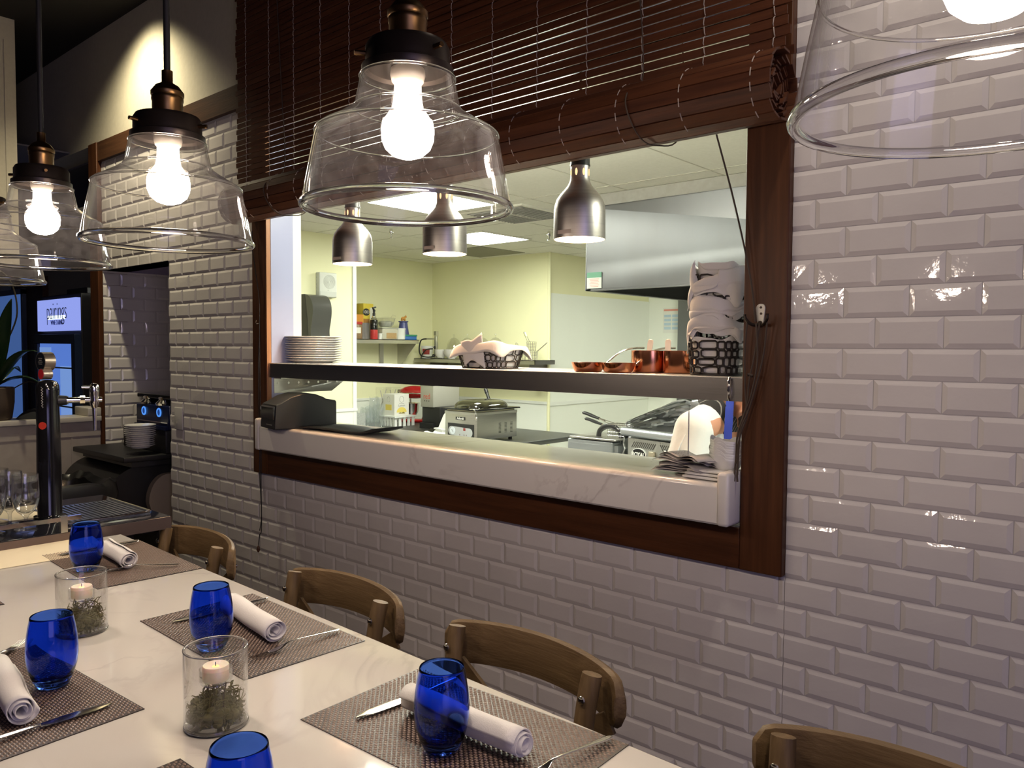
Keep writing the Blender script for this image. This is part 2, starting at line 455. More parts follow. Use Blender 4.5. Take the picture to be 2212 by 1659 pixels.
w = MB().m(1)
w.box(-4.41, -3.53, .004, .15, 2.08, 2.86)
w.box(-3.53, -2.51, .004, .15, 0, 2.86)
w.box(-2.51, -.175, .004, .15, 0, 1.13)
w.box(-2.51, -.175, .004, .15, 2.625, 2.86)
w.box(-.175, 2.6, .004, .15, 0, 2.86)
w.m(0)
putY = lambda a, z, d: (a, .004 - d, z)
tiles(w, -4.41, -3.53, 2.08, 2.745, putY)
tiles(w, -3.53, -2.63, 0.3, 2.745, putY)
tiles(w, -2.63, -.057, .3, 1.02, putY)
tiles(w, -.057, 2.2, .3, 2.745, putY)
struct(w.build('wall_back', ['tile', 'grout'], smooth=0, merge=False), 'white bevelled metro tile wall around the kitchen pass-through')

w = MB()
w.box(-8.2, 2.6, -.004, .15, 2.862, 3.53)
struct(w.build('wall_upper', 'drywall', smooth=0), 'beige painted wall above the tiled wall')
w = MB(); w.box(-4.41, 2.6, -.020, .003, 2.745, 2.861)
struct(w.build('trim_1', 'band', bevel=.002), 'dark wood band along the top of the tiles')
w = MB(); w.box(-4.535, -4.41, -.028, .0, 0, 2.861); w.box(-4.535, -4.418, .0, .15, 0, 2.861)
struct(w.build('trim_2', 'trim', bevel=.003), 'dark wood post closing the far end of the tiled wall')
w = MB(); w.box(-.175, -.057, -.024, .004, 1.02, 2.745)
struct(w.build('trim_3', 'trim', bevel=.003), 'dark wood right post of the pass-through frame')
w = MB(); w.box(-2.630, -2.512, -.024, .004, 1.02, 2.745)
struct(w.build('trim_4', 'trim', bevel=.003), 'dark wood left post of the pass-through frame')
w = MB(); w.box(-2.512, -.175, -.022, .004, 1.02, 1.132)
struct(w.build('trim_5', 'trim_h', bevel=.003), 'dark wood bottom rail of the pass-through frame')
w = MB(); w.box(-2.512, -.175, -.022, .004, 2.62, 2.745)
struct(w.build('trim_6', 'trim_h', bevel=.003), 'dark wood head rail of the pass-through frame')
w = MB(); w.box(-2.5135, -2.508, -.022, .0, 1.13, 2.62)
struct(w.build('trim_7', 'jamb'), 'frame wood edge of the left jamb with orange lamp light in its colour')
w = MB(); w.box(-2.516, -2.506, .0, .118, 1.13, 2.62); w.box(-.179, -.168, .0, .15, 1.13, 2.62); w.box(-2.51, -.175, .0, .162, 2.615, 2.63); w.box(-2.7, .1, .150, .165, 2.535, 2.63)
struct(w.build('trim_8', 'laminate'), 'grey white laminate lining of the pass-through jambs')
w = MB(); w.box(-2.53, -2.506, .118, .162, 1.13, 2.62)
struct(w.build('trim_9', 'frp'), 'pale corner guard at the kitchen edge of the jamb')

# alcove left of the pass-through
w = MB().m(1)
w.box(-4.53, -4.414, .15, 1.3, 0, 2.2); w.box(-4.41, -3.45, .62, .68, 0, 2.2)
w.box(-3.53, -3.45, .15, .66, 0, 2.2)
w.m(0)
tiles(w, 0.0, .62, .3, 2.08, lambda a, z, d: (-4.414 + d, a, z), .03)
tiles(w, -4.41, -3.53, .3, 2.08, lambda a, z, d: (a, .62 - d, z))
struct(w.build('wall_alcove', ['tile', 'grout'], smooth=0, merge=False), 'tiled side and back of the coffee alcove')
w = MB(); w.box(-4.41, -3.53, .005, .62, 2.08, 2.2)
struct(w.build('ceiling_alcove', mat('purple_lit_soffit', (.36, .30, .60), .6), smooth=0), 'soffit of the coffee alcove')  # purple light falling on the soffit is put into its colour

# floor, ceilings, the rest of the dining room
w = MB(); w.box(-11, 6, -6.5, 6.2, -.1, 0)
struct(w.build('floor', 'floor', smooth=0))
w = MB(); w.box(-4.9, 6, -6.5, .15, 3.53, 3.63); w.box(-8.5, -4.9, -6.5, .15, 3.53, 3.63)
struct(w.build('ceiling', 'darkceil', smooth=0), 'black dining room ceiling')
w = MB(); w.box(-10.6, -4.53, .15, 1.2, 2.85, 2.95); w.box(-10.6, -4.9, -6.5, .15, 2.87, 2.88)
struct(w.build('ceiling_lobby', mat('lobby_ceiling', (.16, .15, .17), .9), smooth=0), 'dim ceiling of the lobby beyond the tiled wall')
w = MB(); w.box(-4.78, -4.6, -4.5, -.40, 2.07, 3.53); w.box(-4.605, -4.595, -.46, -.445, 2.4, 3.4)
struct(w.build('wall_left', 'drywall', smooth=0), 'beige bulkhead above the half wall')
w = MB(); w.box(-10.6, -4.7, 1.15, 1.3, 0, 3)
struct(w.build('wall_lobby', 'drywall', smooth=0), 'beige lobby wall behind the drinks fridge')
w = MB(); w.box(-10.7, -10.55, -6.5, 1.3, 0, 3.6)
struct(w.build('wall_far', 'drywall', smooth=0))
w = MB(); w.box(-9.9, -8.84, 1.10, 1.15, 0, 2.38); w.box(-9.4, -8.84, 1.09, 1.10, 0, 2.38)
dr = struct(w.build('door_1', wood('lobby_door_wood', (.05, .016, .007), (.09, .03, .012), .5), smooth=0), 'brown lobby door frame')
w = MB(); w.box(-10.4, -9.40, 1.07, 1.095, .25, 2.2)
w.build('pane', mat('dusk_glass', (.05, .08, .16), .2, emit=(.10, .22, .62), estr=.42), dr, smooth=0)
w = MB(); w.box(-9.42, -9.36, 1.05, 1.10, 0, 2.25); w.box(-10.4, -9.36, 1.05, 1.10, 2.2, 2.26)
w.build('door_frame', mat('blue_grey_frame', (.10, .13, .22), .4), dr, smooth=0)

w = MB(); w.box(-4.54, -4.41, -4.4, -.03, 0, 1.148); w.box(-4.412, -4.405, -4.4, -.03, 1.06, 1.10); w.box(-4.412, -4.407, -.20, -.19, .1, 1.06)
hw = struct(w.build('wall_half', mat('half_wall_panel', (.42, .37, .33), .6, noise=.3, nscale=20, col2=(.39, .34, .30)), smooth=0), 'half-height panelled wall behind the bar')
w = MB(); w.rbox(-4.60, -4.385, -4.4, -.03, 1.148, 1.180, .004); w.rbox(-4.60, -4.385, -.11, -.031, 1.180, 1.232, .006)
w.build('ledge', mat('ledge_white', (.60, .56, .49), .4), hw)

# back of the dining room with the street window that lights it (all behind the camera)
w = MB(); w.box(-8, 6, -6.6, -6.5, 0, 3.6); w.box(5.9, 6, -6.5, .15, 0, .7); w.box(5.9, 6, -6.5, .15, 3.1, 3.6); w.box(5.9, 6, -6.5, -5.2, .7, 3.1); w.box(5.9, 6, -1.6, .15, .7, 3.1)
struct(w.build('wall_right', mat('dark_dining_wall', (.20, .17, .15), .8), smooth=0))
w = MB(); w.box(5.95, 5.96, -5.2, -1.6, .7, 3.1)
struct(w.build('window_1', mat('dusk_window_glass', (.05, .05, .08), .1, emit=(.30, .27, .62), estr=.9), smooth=0), 'dusk street window behind the diners')

# ---------------------------------------------------------------- kitchen shell
KZ = 2.54
w = MB(); w.box(-5.69, 1.55, .16, 5.74, .0, .012)
struct(w.build('floor_kitchen', mat('kitchen_floor_tile', (.62, .58, .50), .5, noise=.3, nscale=5), smooth=0), 'pale kitchen floor')
w = MB(); w.box(-5.9, 1.7, .15, 5.9, KZ, KZ + .03)
kc = struct(w.build('ceiling_kitchen', 'ceiltile', smooth=0), 'suspended tile ceiling of the kitchen')
w = MB()
for i in range(12):
    x = -5.49 + i * .61; w.box(x - .004, x + .004, .15, 5.9, KZ - .0015, KZ)
for j in range(9):
    y = .54 + j * .61 * 1.0; w.box(-5.9, 1.7, y - .004, y + .004, KZ - .0016, KZ)
w.build('grid', mat('ceiling_seam', (.50, .48, .40), .8), kc, smooth=0)
w = MB(); w.box(-4.85, -4.25, 3.22, 3.83, KZ - .004, KZ)
w.build('return_grille', mat('grey_return_grille', (.22, .21, .16), .8), kc, smooth=0)
w = MB()
w.box(-4.8, -4.7, 1.31, 2.15, 0, KZ); w.box(-5.9, -4.8, 2.03, 2.15, 0, KZ)
w.box(-5.9, -5.69, 2.15, 3.95, 0, KZ)
w.box(-5.9, -4.04, 3.95, 5.9, 0, KZ)
struct(w.build('wall_kitchen', 'cream', smooth=0), 'cream painted kitchen walls')
w = MB(); w.box(-4.04, 1.7, 5.74, 5.9, 0, KZ)
struct(w.build('wall_kitchen_end', 'frp', smooth=0), 'white end wall of the kitchen')
w = MB(); w.box(1.55, 1.7, .15, 5.9, 0, KZ)
struct(w.build('wall_kitchen_side', 'frp', smooth=0))
w = MB()
w.box(-4.70, -4.692, 1.31, 2.15, 0, 1.09); w.box(-5.69, -5.682, 2.15, 3.95, 0, 1.09); w.box(-5.69, -4.04, 3.94, 3.95, 0, 1.09); w.box(-4.04, -4.032, 3.95, 5.74, 0, 2.15)
struct(w.build('trim_10', 'frp', smooth=0), 'white washable panels on the lower kitchen walls')
w = MB()
w.box(-4.70, -4.684, 1.31, 2.16, 1.075, 1.10); w.box(-5.69, -5.674, 2.15, 3.95, 1.075, 1.10); w.box(-5.69, -4.03, 3.93, 3.95, 1.075, 1.10); w.box(-4.04, -4.022, 3.94, 5.74, 1.06, 1.095)
w.box(-4.706, -4.69, 2.12, 2.156, 0, KZ)
struct(w.build('trim_11', mat('white_chair_rail', (.75, .77, .72), .4), smooth=0), 'white chair rail of the kitchen')
w = MB(); w.cyl((-4.036, 3.945, 0), (-4.036, 3.945, KZ), .016, n=10)
struct(w.build('trim_12', 'cream'), 'rounded corner bead of the kitchen wall')
w = MB(); w.box(-3.62, 1.5, 5.70, 5.74, .85, 2.3); w.box(-3.62, -3.42, 5.66, 5.70, .5, 2.3); w.box(-3.425, -3.41, 5.65, 5.70, .5, 2.3)
struct(w.build('trim_13', 'steel_h', smooth=0), 'stainless lining on the end wall')

# ---------------------------------------------------------------- pass-through: ledge, shelf, blind, cords
w = MB()
prof = [(.25, 1.215), (.25, 1.255), (-.070, 1.255)] + [(-.072 + .014 * cos(a), 1.241 + .014 * sin(a)) for a in [radians(d) for d in range(95, 185, 12)]] + [(-.086, 1.150), (-.080, 1.144), (-.024, 1.144), (-.024, 1.215)]
w.prism(prof, -2.478, -.207, 'x')
w.rbox(-2.511, -2.474, -.090, .0, 1.142, 1.287, .010); w.rbox(-.212, -.1765, -.090, .0, 1.142, 1.287, .010)
tag(w.build('serving_ledge', 'marble', smooth=30), 'thick white marble ledge across the kitchen pass-through opening', 'ledge')

sh = thing('pass_shelf', 'long stainless steel shelf spanning the pass-through above the marble ledge', 'shelf', (-1.343, .16, 1.472))
w = MB(); w.box(-1.163, 1.165, -.175, -.171, 0, .064); w.box(-1.163, 1.165, .166, .17, .02, .066)
w.box(-1.163, -1.158, -.17, .17, .0, .062)
w.build('shelf_board', mat('shelf_steel', (.50, .48, .46), .26, 1.0, noise=.4, nscale=5, stretch=(1, 1, 60), col2=(.44, .42, .40)), sh, smooth=0)
w = MB(); w.box(-1.164, -1.158, -.15, .17, -.075, .0); w.prism([(.17, .0), (.24, .0), (.24, -.03), (.17, -.075)], -1.164, -1.158, 'x')
w.box(-1.158, -1.10, -.15, .22, -.006, .0)
for i in range(7): w.cyl((-1.158, -.13 + i * .055, -.028), (-1.156, -.13 + i * .055, -.028), .006, n=8)
w.build('bracket', 'steel', sh)
w = MB(); w.rbox(-1.163, 1.165, -.1755, .17, .0605, .0662, .0028); w.build('shelf_top', mat('lit_shelf_top_steel', (.66, .64, .61), .46, 1.0), sh)  # paler, rougher copy of the board steel, so the top looks lamp-lit
w = MB(); w.box(1.157, 1.164, -.15, .2, -.07, 0); w.build('bracket', 'steel', sh)
w = MB(); w.tube([(1.13, -.178, .002), (1.13, -.184, .012), (1.13, -.184, .055), (1.13, -.178, .064)], .004, 6); w.build('hinge_pin', 'chrome', sh)

bl = thing('roll_blind', 'dark brown wooden slat blind half rolled up over the pass-through', 'blind', (-1.34, -.06, 2.26))
w = MB()
z = .085
k = 0
while z < 1.12:
    e0 = random.uniform(-.012, .012); e1 = random.uniform(-.014, .012)
    R_ = rot(radians(random.uniform(-5, 5)), 0, 0)
    h = .0216 + random.uniform(-.0006, .0006)
    w.box(-1.345 + e0, 1.292 + e1, -.0022, .0022, z, z + h, R_)
    z += .0255; k += 1
w.build('slats', 'slat', bl, smooth=0)
w = MB()
cx, cz, RR = -.048, .0, .086
for i in range(15):
    a = 2 * pi * i / 15 + .1
    R_ = rot(-a, 0, 0)
    e = random.uniform(-.006, .006)
    c = Vector((0, cx + (RR - .003) * sin(a), cz + (RR - .003) * cos(a)))
    w.box(-1.29 + e, 1.295 + e, c.y - .0165, c.y + .0165, c.z - .003, c.z + .003, R_, c)
rr = RR - .013; a = .4
while rr > .012:
    st = .032 / rr
    c = Vector((0, cx + rr * sin(a), cz + rr * cos(a))); e = random.uniform(-.012, .004)
    w.box(-1.285 - e, 1.285 + e, c.y - .0135, c.y + .0135, c.z - .0026, c.z + .0026, rot(-a + random.uniform(-.15, .15), 0, 0), c)
    a += st; rr -= .0115 * st / (2 * pi) * 1.05
w.build('rolled_slats', 'slat', bl, smooth=0)
for k in range(14):
    x = -1.26 + k * .1931
    w = MB(); pts = []
    zz = .088; s = 1
    while zz < 1.12:
        pts.append((x + s * .0018, -.0052, zz + .004)); pts.append((x, -.0052, zz + .019)); pts.append((x - s * .002, .0, zz + .0243)); s = -s; zz += .0255
    w.tube(pts, .0016, 4)
    # stitches over the roll: one dash per slat
    for i in range(15):
        a0 = 2 * pi * i / 15 + .1
        if not (-.9 < ((a0 + pi) % (2 * pi)) - pi - pi < .9) and True:
            p = [(x, cx + (RR + .0014) * sin(a0 + d), (RR + .0014) * cos(a0 + d)) for d in (.09, .21, .33)]
            w.tube(p, .0016, 4)
    w.build('string', 'stitch', bl)
for x0, x1, zt in ((-1.005, -.90, 1.1), (.80, .895, 1.1)):
    w = MB(); w.tube(bez([(x0, -.012, zt), (lerp(x0, x1, .5), -.016, .5), (lerp(x0, x1, .9), -.03, .12), (x1, -.125, .04), (x1 + .012, -.137, -.02), (x1 + .03, -.10, -.08), (x1 + .05, -.05, -.092), (x1 + .07, .03, -.06), (x1 + .075, .045, .1), (x1 + .075, .02, .3)], 6), .0022, 6)
    w.build('lift_cord', 'cord_t', bl)

hk = thing('coat_hook', 'small grey double-pronged hook on the right wooden post of the pass-through', 'hook', (-.126, -.024, 1.70))
w = MB(); w.prism([(.0 + .013 * cos(a), .020 + .012 * sin(a)) for a in [k * pi / 8 for k in range(0, 9)]] + [(-.0085, -.022), (.0085, -.022)], -.004, .001, 'y')
w.build('plate', mat('grey_hook_plate', (.42, .40, .36), .4, .6), hk, bevel=.001)
w = MB(); w.cyl((.001, -.004, .022), (.001, -.0052, .022), .0032, n=10); w.cyl((.002, -.004, .006), (.002, -.0052, .006), .0032, n=10); w.build('screw', 'bronze', hk)
for sx in (-1, 1):
    w = MB(); w.tube(bez([(0, -.004, -.016), (sx * .008, -.012, -.024), (sx * .020, -.022, -.020), (sx * .029, -.028, -.008), (sx * .031, -.030, .004)], 6), [.0042] * 20 + [.0035] * 4 + [.0045], 8)
    w.build('prong', 'bronze', hk)

def cord(name, label, paths, material='cord_b', r=.0022):
    w = MB()
    for p in paths: w.tube(bez(p, 8), r, 6)
    return w
w = cord('', '', [[(-.223, -.10, 2.170), (-.185, -.066, 1.99), (-.150, -.04, 1.80), (-.136, -.036, 1.685)]], r=.0026)
w.tube(bez([(-.152, -.050, 1.682), (-.158, -.048, 1.60), (-.156, -.044, 1.50), (-.150, -.045, 1.44), (-.166, -.05, 1.38), (-.172, -.05, 1.30), (-.168, -.055, 1.262)], 8), .0026, 6)
w.tube(bez([(-.122, -.040, 1.682), (-.133, -.042, 1.60), (-.146, -.044, 1.53), (-.152, -.045, 1.46), (-.172, -.05, 1.39), (-.176, -.05, 1.33), (-.178, -.055, 1.262)], 8), .0026, 6)
w.tube(bez([(-.130, -.044, 1.680), (-.124, -.046, 1.58), (-.140, -.046, 1.49), (-.160, -.047, 1.43), (-.168, -.05, 1.36), (-.170, -.052, 1.28)], 8), .0026, 6)
w.tube(bez([(-.098, -.050, 1.682), (-.108, -.045, 1.60), (-.126, -.045, 1.52), (-.146, -.046, 1.45), (-.164, -.05, 1.40), (-.174, -.052, 1.31)], 8), .0026, 6)
w.tube([(-.150, -.043, 1.545), (-.144, -.054, 1.548), (-.136, -.050, 1.545), (-.140, -.040, 1.541)], .003, 6, closed=True)
tag(w.build('pull_cord', 'cord_t'), 'brown cord looped and knotted over the hook on the right post', 'cord')
pc = thing('blind_cord', 'thin black cord with wooden acorn end hanging down the left post', 'cord', (-2.56, -.036, 1.05))
w = MB()
w.tube(bez([(-.045, 0, 1.10), (-.04, 0, 1.0), (.008, 0, .80), (.012, 0, .66), (.004, -.002, .45), (.010, -.002, .1), (.004, 0, -.02), (.010, .004, -.22), (.0, 0, -.30)], 8), .0020, 6)
w.tube(bez([(.012, 0, .66), (.020, -.004, .4), (.024, -.004, .05), (.012, .002, -.05), (.014, .002, -.2), (.008, .004, -.30), (.0, 0, -.32), (-.012, 0, -.37)], 8), .0020, 6)
w.build('string', 'cord_b', pc)
w = MB(); w.lathe([(0, 0), (.004, .002), (.0085, .012), (.0065, .024), (.003, .032), (0, .034)], 12, (-.013, 0, -.405)); w.build('acorn', mat('acorn_wood', (.09, .035, .015), .4), pc)
w = MB(); w.tube([(.006, .0, .67), (.004, -.012, .668), (.010, -.018, .675), (.012, -.016, .685)], .0022, 6); w.build('cup_hook', 'bronze', pc)

# ---------------------------------------------------------------- kitchen lights and heat lamps
def ceil_light(x, y, label, panel='kpanel'):
    t = thing('ceiling_light', label, 'light', (x, y, KZ), group='square kitchen ceiling lights')
    w = MB()
    for a in ((-.305, .305, -.305, -.285), (-.305, .305, .285, .305), (-.305, -.285, -.285, .285), (.285, .305, -.285, .285)): w.box(*a, -.010, .0)
    w.build('frame', 'ceilgrid', t, smooth=0)
    w = MB(); w.box(-.285, .285, -.285, .285, -.006, -.001); w.build('diffuser', M[panel], t, smooth=0)
M['kpanel'] = emis('kitchen_light_panel', (.97, 1.0, .84), 36)
M['kpanel_b'] = emis('kitchen_light_panel_bright', (.97, 1.0, .86), 68)
def added_tube_light(x, y, label):  # unseen fixture added to throw light up at the kitchen ceiling
    t = thing('added_tube_light', label, 'light', (x, y, KZ), group='tube lights added out of view to brighten the ceiling')
    w = MB(); w.box(-.60, .60, -.03, .03, -.05, 0); w.build('housing', 'ceilgrid', t)
    w = MB(); w.cyl((-.58, 0, -.095), (.58, 0, -.095), .019, n=14); w.build('tube', emis('added_tube_glow', (.99, .99, .84), 130), t)
    w = MB(); w.box(-.60, -.575, -.02, .02, -.115, -.05); w.build('end_cap', 'white', t)
    w = MB(); w.box(.575, .60, -.02, .02, -.115, -.05); w.build('end_cap', 'white', t)
added_tube_light(-1.62, .38, 'added unseen tube light brightening the kitchen ceiling, hidden by the rolled blind')

ceil_light(-3.885, 2.835, 'square ceiling light over the back counter, behind the middle heat lamp')
ceil_light(-3.00, 1.455, 'square ceiling light showing through the glass of the large middle pendant', 'kpanel_b')
ceil_light(.75, .75, 'added square ceiling light, unseen, brightening the kitchen from its far end', 'kpanel_b')  # extra panel added out of view to raise the kitchen light
ceil_light(-2.3, 4.6, 'added square ceiling light, unseen behind the hood over the back aisle')  # another extra panel, added unseen for more light at the back
vt = thing('air_vent', 'square white ceiling vent with slats between the pendant and right heat lamp', 'vent', (-2.86, 2.13, KZ))
w = MB()
for a in ((-.28, .28, -.28, -.25), (-.28, .28, .25, .28), (-.28, -.25, -.25, .25), (.25, .28, -.25, .25), (-.02, .02, -.25, .25)): w.box(*a, -.012, 0)
w.build('frame', 'ceilgrid', vt, smooth=0)
w = MB()
for i in range(16): w.box(-.25, .25, -.245 + i * .032, -.222 + i * .032, -.011, -.009, rot(.6, 0, 0))
w.build('slats', mat('vent_grey', (.60, .60, .55), .5), vt, smooth=0)
w = MB(); w.box(-.25, .25, -.25, .25, -.004, -.002); w.build('duct', 'darkgap', vt, smooth=0)
for (x, y, lb) in ((-3.17, 2.86, 'small chrome fire sprinkler on the ceiling near the square light'), (-4.05, 2.0, 'small chrome fire sprinkler on the ceiling between the left heat lamps')):
    t = thing('fire_sprinkler', lb, 'sprinkler', (x, y, KZ), group='ceiling sprinklers')
    w = MB(); w.lathe([(0, -.006), (.05, -.006), (.05, 0)], 16); w.build('plate', 'ceilgrid', t)
    w = MB(); w.lathe([(0, -.085), (.012, -.08), (.012, -.074), (.005, -.07), (.008, -.05), (.016, -.035), (.012, -.012), (.012, -.004)], 12); w.build('head', 'chrome', t)

def heat_lamp(x, label):
    t = thing('heat_lamp', label, 'lamp', (x, .05, 1.962), group='heat lamps over the pass shelf')
    out = [(.083, 0), (.0835, .002), (.0825, .092), (.0805, .108), (.0745, .126), (.062, .144), (.048, .159), (.038, .172), (.0325, .184), (.0305, .196), (.0305, .236)]
    inn = [(r - .0025, z) for r, z in reversed(out)]
    w = MB(); w.lathe(out, 48); w.build('shade', 'steel_d', t)
    w = MB(); w.lathe(inn + [(.083, 0)], 48); w.build('shade_lining', 'heatin', t)
    w = MB(); w.lathe([(0, .272), (.029, .272), (.031, .268), (.031, .240), (.0325, .236), (.0325, .232), (.0, .232)], 32); w.cyl((0, -.031, .254), (0, -.034, .254), .008, n=12); w.build('collar', 'black', t)
    w = MB(); w.cyl((.004, -.0338, .255), (.004, -.0352, .255), .0055, n=12); w.cyl((.014, -.030, .253), (.0145, -.0335, .253), .0026, n=8); w.build('screw', 'chrome', t)
    w = MB()
    for i in range(8):
        a = 2 * pi * i / 8 + .25; c = Vector((.0308 * cos(a), .0308 * sin(a), .211)); R_ = rot(0, 0, a)
        w.sphere(c, (.0012, .0042, .0115), 8, 8, R_)
    w.build('vent_slot', M['slotglow'], t)
    w = MB(); w.tube(bez([(0, 0, .268), (.004, 0, .33), (0, 0, .45), (0, 0, .56)], 5), .0045, 8); w.tube(bez([(-.012, 0, .270), (-.016, 0, .290), (-.010, 0, .312), (0, 0, .320)], 5), .003, 6); w.build('cord', 'cord_b', t)
    w = MB(); w.lathe([(0, .012), (.030, .014), (.052, .024), (.060, .038), (.055, .055), (.034, .085), (.02, .11), (.018, .15), (0, .15)], 24); w.build('bulb', 'heatbulb', t)
    w = MB(); w.box(-.022, .030, -.0842, -.0836, .010, .022); w.build('warning_label', mat('lamp_label', (.62, .52, .42), .5), t)
    return t
M['slotglow'] = emis('slot_glow', (1.0, .62, .30), 1.6)
HL = [(-1.960, 'brushed steel heat lamp nearest the left post of the pass-through'), (-1.400, 'brushed steel heat lamp in the middle, partly behind the big glass pendant'), (-.775, 'brushed steel heat lamp hanging in front of the cooker hood')]
for x, lb in HL: heat_lamp(x, lb)

hd = thing('cooker_hood', 'large stainless steel cooker hood hanging from the kitchen ceiling', 'hood', (-.75, 2.5, 1.966))
w = MB(); X0, X1, Y0, Y1, H = -1.364, 1.6, -.59, .7, .50
w.box(X0, X1, Y0, Y0 + .006, 0, H); w.box(X0, X0 + .006, Y0, Y1, 0, H); w.box(X0, X1, Y1 - .006, Y1, 0, H); w.box(X0, X1, Y0, Y1, H - .004, H)
w.box(X0, X1, Y0, Y0 + .04, -.002, .008); w.box(X0, X0 + .04, Y0, Y1, -.002, .008)
w.build('canopy', 'steel_h', hd, bevel=.0015)
w = MB(); w.box(X0 + .01, X1, Y0 + .01, Y0 + .03, H, H + .072); w.box(X0 + .01, X0 + .03, Y0 + .03, Y1, H, H + .072)
w.build('fascia', mat('grey_fascia', (.30, .29, .26), .8, noise=.3, nscale=30, col2=(.27, .26, .23)), hd, smooth=0)
w = MB(); w.prism([(Y0 + .10, .02), (Y1 - .1, .40), (Y1 - .1, .42), (Y0 + .10, .04)], X0 + .12, X1, 'x')
for i in range(9): w.prism([(Y0 + .14, .015), (Y1 - .14, .375), (Y1 - .14, .385), (Y0 + .14, .025)], X0 + .2 + i * .3, X0 + .215 + i * .3, 'x')
w.build('filters', mat('dark_grease_filter', (.05, .05, .045), .5, .5), hd, smooth=0)
w = MB(); w.box(-1.352, -1.245, Y0 - .0015, Y0, .012, .108); w.build('notice_sticker', mat('sticker_grey', (.50, .53, .48), .5), hd, smooth=0)
w = MB(); w.box(-1.352, -1.245, Y0 - .0022, Y0 - .0012, .076, .108); w.build('sticker_heading', mat('sticker_green', (.08, .22, .14), .5), hd, smooth=0)
w = MB()
for i in range(6): w.box(-1.352 + .018 + .004 * (i % 3), -1.245 - .018 - .005 * (i % 2), Y0 - .0022, Y0 - .0012, .066 - i * .009, .069 - i * .009)
w.build('sticker_text', mat('sticker_red', (.50, .22, .20), .5), hd, smooth=0)

for x in (-1.1, -.1, .9):
    t = thing('hood_light', 'caged round light under the hood, ' + {-1.1: 'nearest the visible corner', -.1: 'in the middle', .9: 'at the far end'}[x], 'light', (x + .75 - .75, 2.55, 2.462), group='lights under the hood')
    w = MB(); w.lathe([(0, 0), (.06, 0), (.06, -.03), (.055, -.035)], 20); w.build('base', 'steel', t)
    w = MB(); w.lathe([(.052, -.034), (.05, -.08), (.035, -.11), (0, -.12)], 20); w.build('globe', emis('hood_globe', (1.0, .98, .80), 330), t)

# ---------------------------------------------------------------- communal table and what stands on it
TZ = 1.05
tb = thing('communal_table', 'long white quartz-topped high communal table under the glass pendants', 'table', (-.2, -1.43, 0), radians(-1.5))
w = MB(); w.rbox(-1.472, 1.5, -.364, .364, TZ - .03, TZ, .004, 3); w.build('tabletop', 'quartz', tb)
w = MB(); w.box(-1.36, 1.4, -.25, .25, TZ - .09, TZ - .031); w.build('apron', 'trim_h', tb, bevel=.003)
for x in (-1.2, 1.2):
    w = MB(); w.box(x - .06, x + .06, -.05, .05, .05, TZ - .09); w.box(x - .06, x + .06, -.30, .30, 0, .05); w.build('pedestal', 'trim', tb, bevel=.004)

def weave_mat():
    w = MB().m(0)
    HX, HY = .21, .125
    w.box(-HX, HX, -HY, HY, 0, .0012)
    w.m(1)
    px, py = .0094, .0046; nr = int(2 * HY / py)
    for j in range(nr):
        y = -HY + (j + .5) * py; off = (j % 2) * px / 2
        n = int((2 * HX - off) / px)
        for i in range(n):
            x = -HX + off + (i + .5) * px
            a, b = px * .40, py * .40
            ring0 = [(x - a, y, .0010), (x - a * .6, y - b, .0010), (x + a * .6, y - b, .0010), (x + a, y, .0010), (x + a * .6, y + b, .0010), (x - a * .6, y + b, .0010)]
            ring1 = [(x - a * .55, y, .0021), (x - a * .3, y - b * .55, .0023), (x + a * .3, y - b * .55, .0023), (x + a * .55, y, .0021), (x + a * .3, y + b * .55, .0023), (x - a * .3, y + b * .55, .0023)]
            w.loft([ring0, ring1], True, False, True)
    w.m(0)
    ncx = int(2 * HX / px)
    return w.build('placemat', ['mat_d', 'mat_t'], smooth=50, merge=False, fix=False)
MATS = [(-.041, -1.212, 2.5, 'brown woven placemat under the knife, large blue tumbler and napkin nearest the wall side corner'),
        (-.644, -1.200, -1.2, 'brown woven placemat in the middle of the wall side, before the second stool'),
        (-1.347, -1.160, -2.5, 'brown woven placemat at the far end of the wall side, beside the menu sheet'),
        (-.655, -1.625, 3.5, 'brown woven placemat across the table with a napkin and upturned knife, on the camera side'),
        (-1.385, -1.600, 1.0, 'brown woven placemat at the far left edge, only its corner showing'),
        (-.055, -1.640, 1.5, 'brown woven placemat in the foreground beneath the cropped blue tumbler')]
pm0 = weave_mat()
for i, (x, y, a, lb) in enumerate(MATS):
    o = pm0 if i == 0 else pm0.copy()
    if i: COL.objects.link(o)
    o.location = (x, y, TZ + .0002); o.rotation_euler = (0, 0, radians(a)); tag(o, lb, 'placemat', 'woven placemats on the table')
MZ = TZ + .0026

def tumbler():
    out = [(0, .0), (.020, .0), (.0235, .002), (.026, .006), (.032, .020), (.0365, .036), (.0385, .052), (.0385, .066), (.0372, .082), (.0345, .100), (.0318, .114), (.0316, .1165), (.0306, .118)]
    inn = [(.0298, .1165), (.0300, .113), (.0327, .100), (.0354, .082), (.0367, .066), (.0367, .052), (.0347, .036), (.030, .021), (.022, .013), (.012, .0105), (0, .010)]
    w = MB(); w.lathe(out + inn, 56); return w.build('tumbler', 'blueglass', smooth=60)
TUM = [(-.020, -1.268, 'cobalt blue glass tumbler touching the white napkin roll and knife, nearest the wall'),
       (-.605, -1.298, 'cobalt blue glass tumbler on the middle wall-side placemat, behind the front candle glass'),
       (-1.318, -1.252, 'cobalt blue glass tumbler at the far end of the table, beside the menu sheet'),
       (-.645, -1.553, 'cobalt blue glass tumbler alone on the camera-side placemat with the long knife'),
       (-.028, -1.568, 'cobalt blue glass tumbler cropped by the bottom edge of the photo')]
tm0 = tumbler()
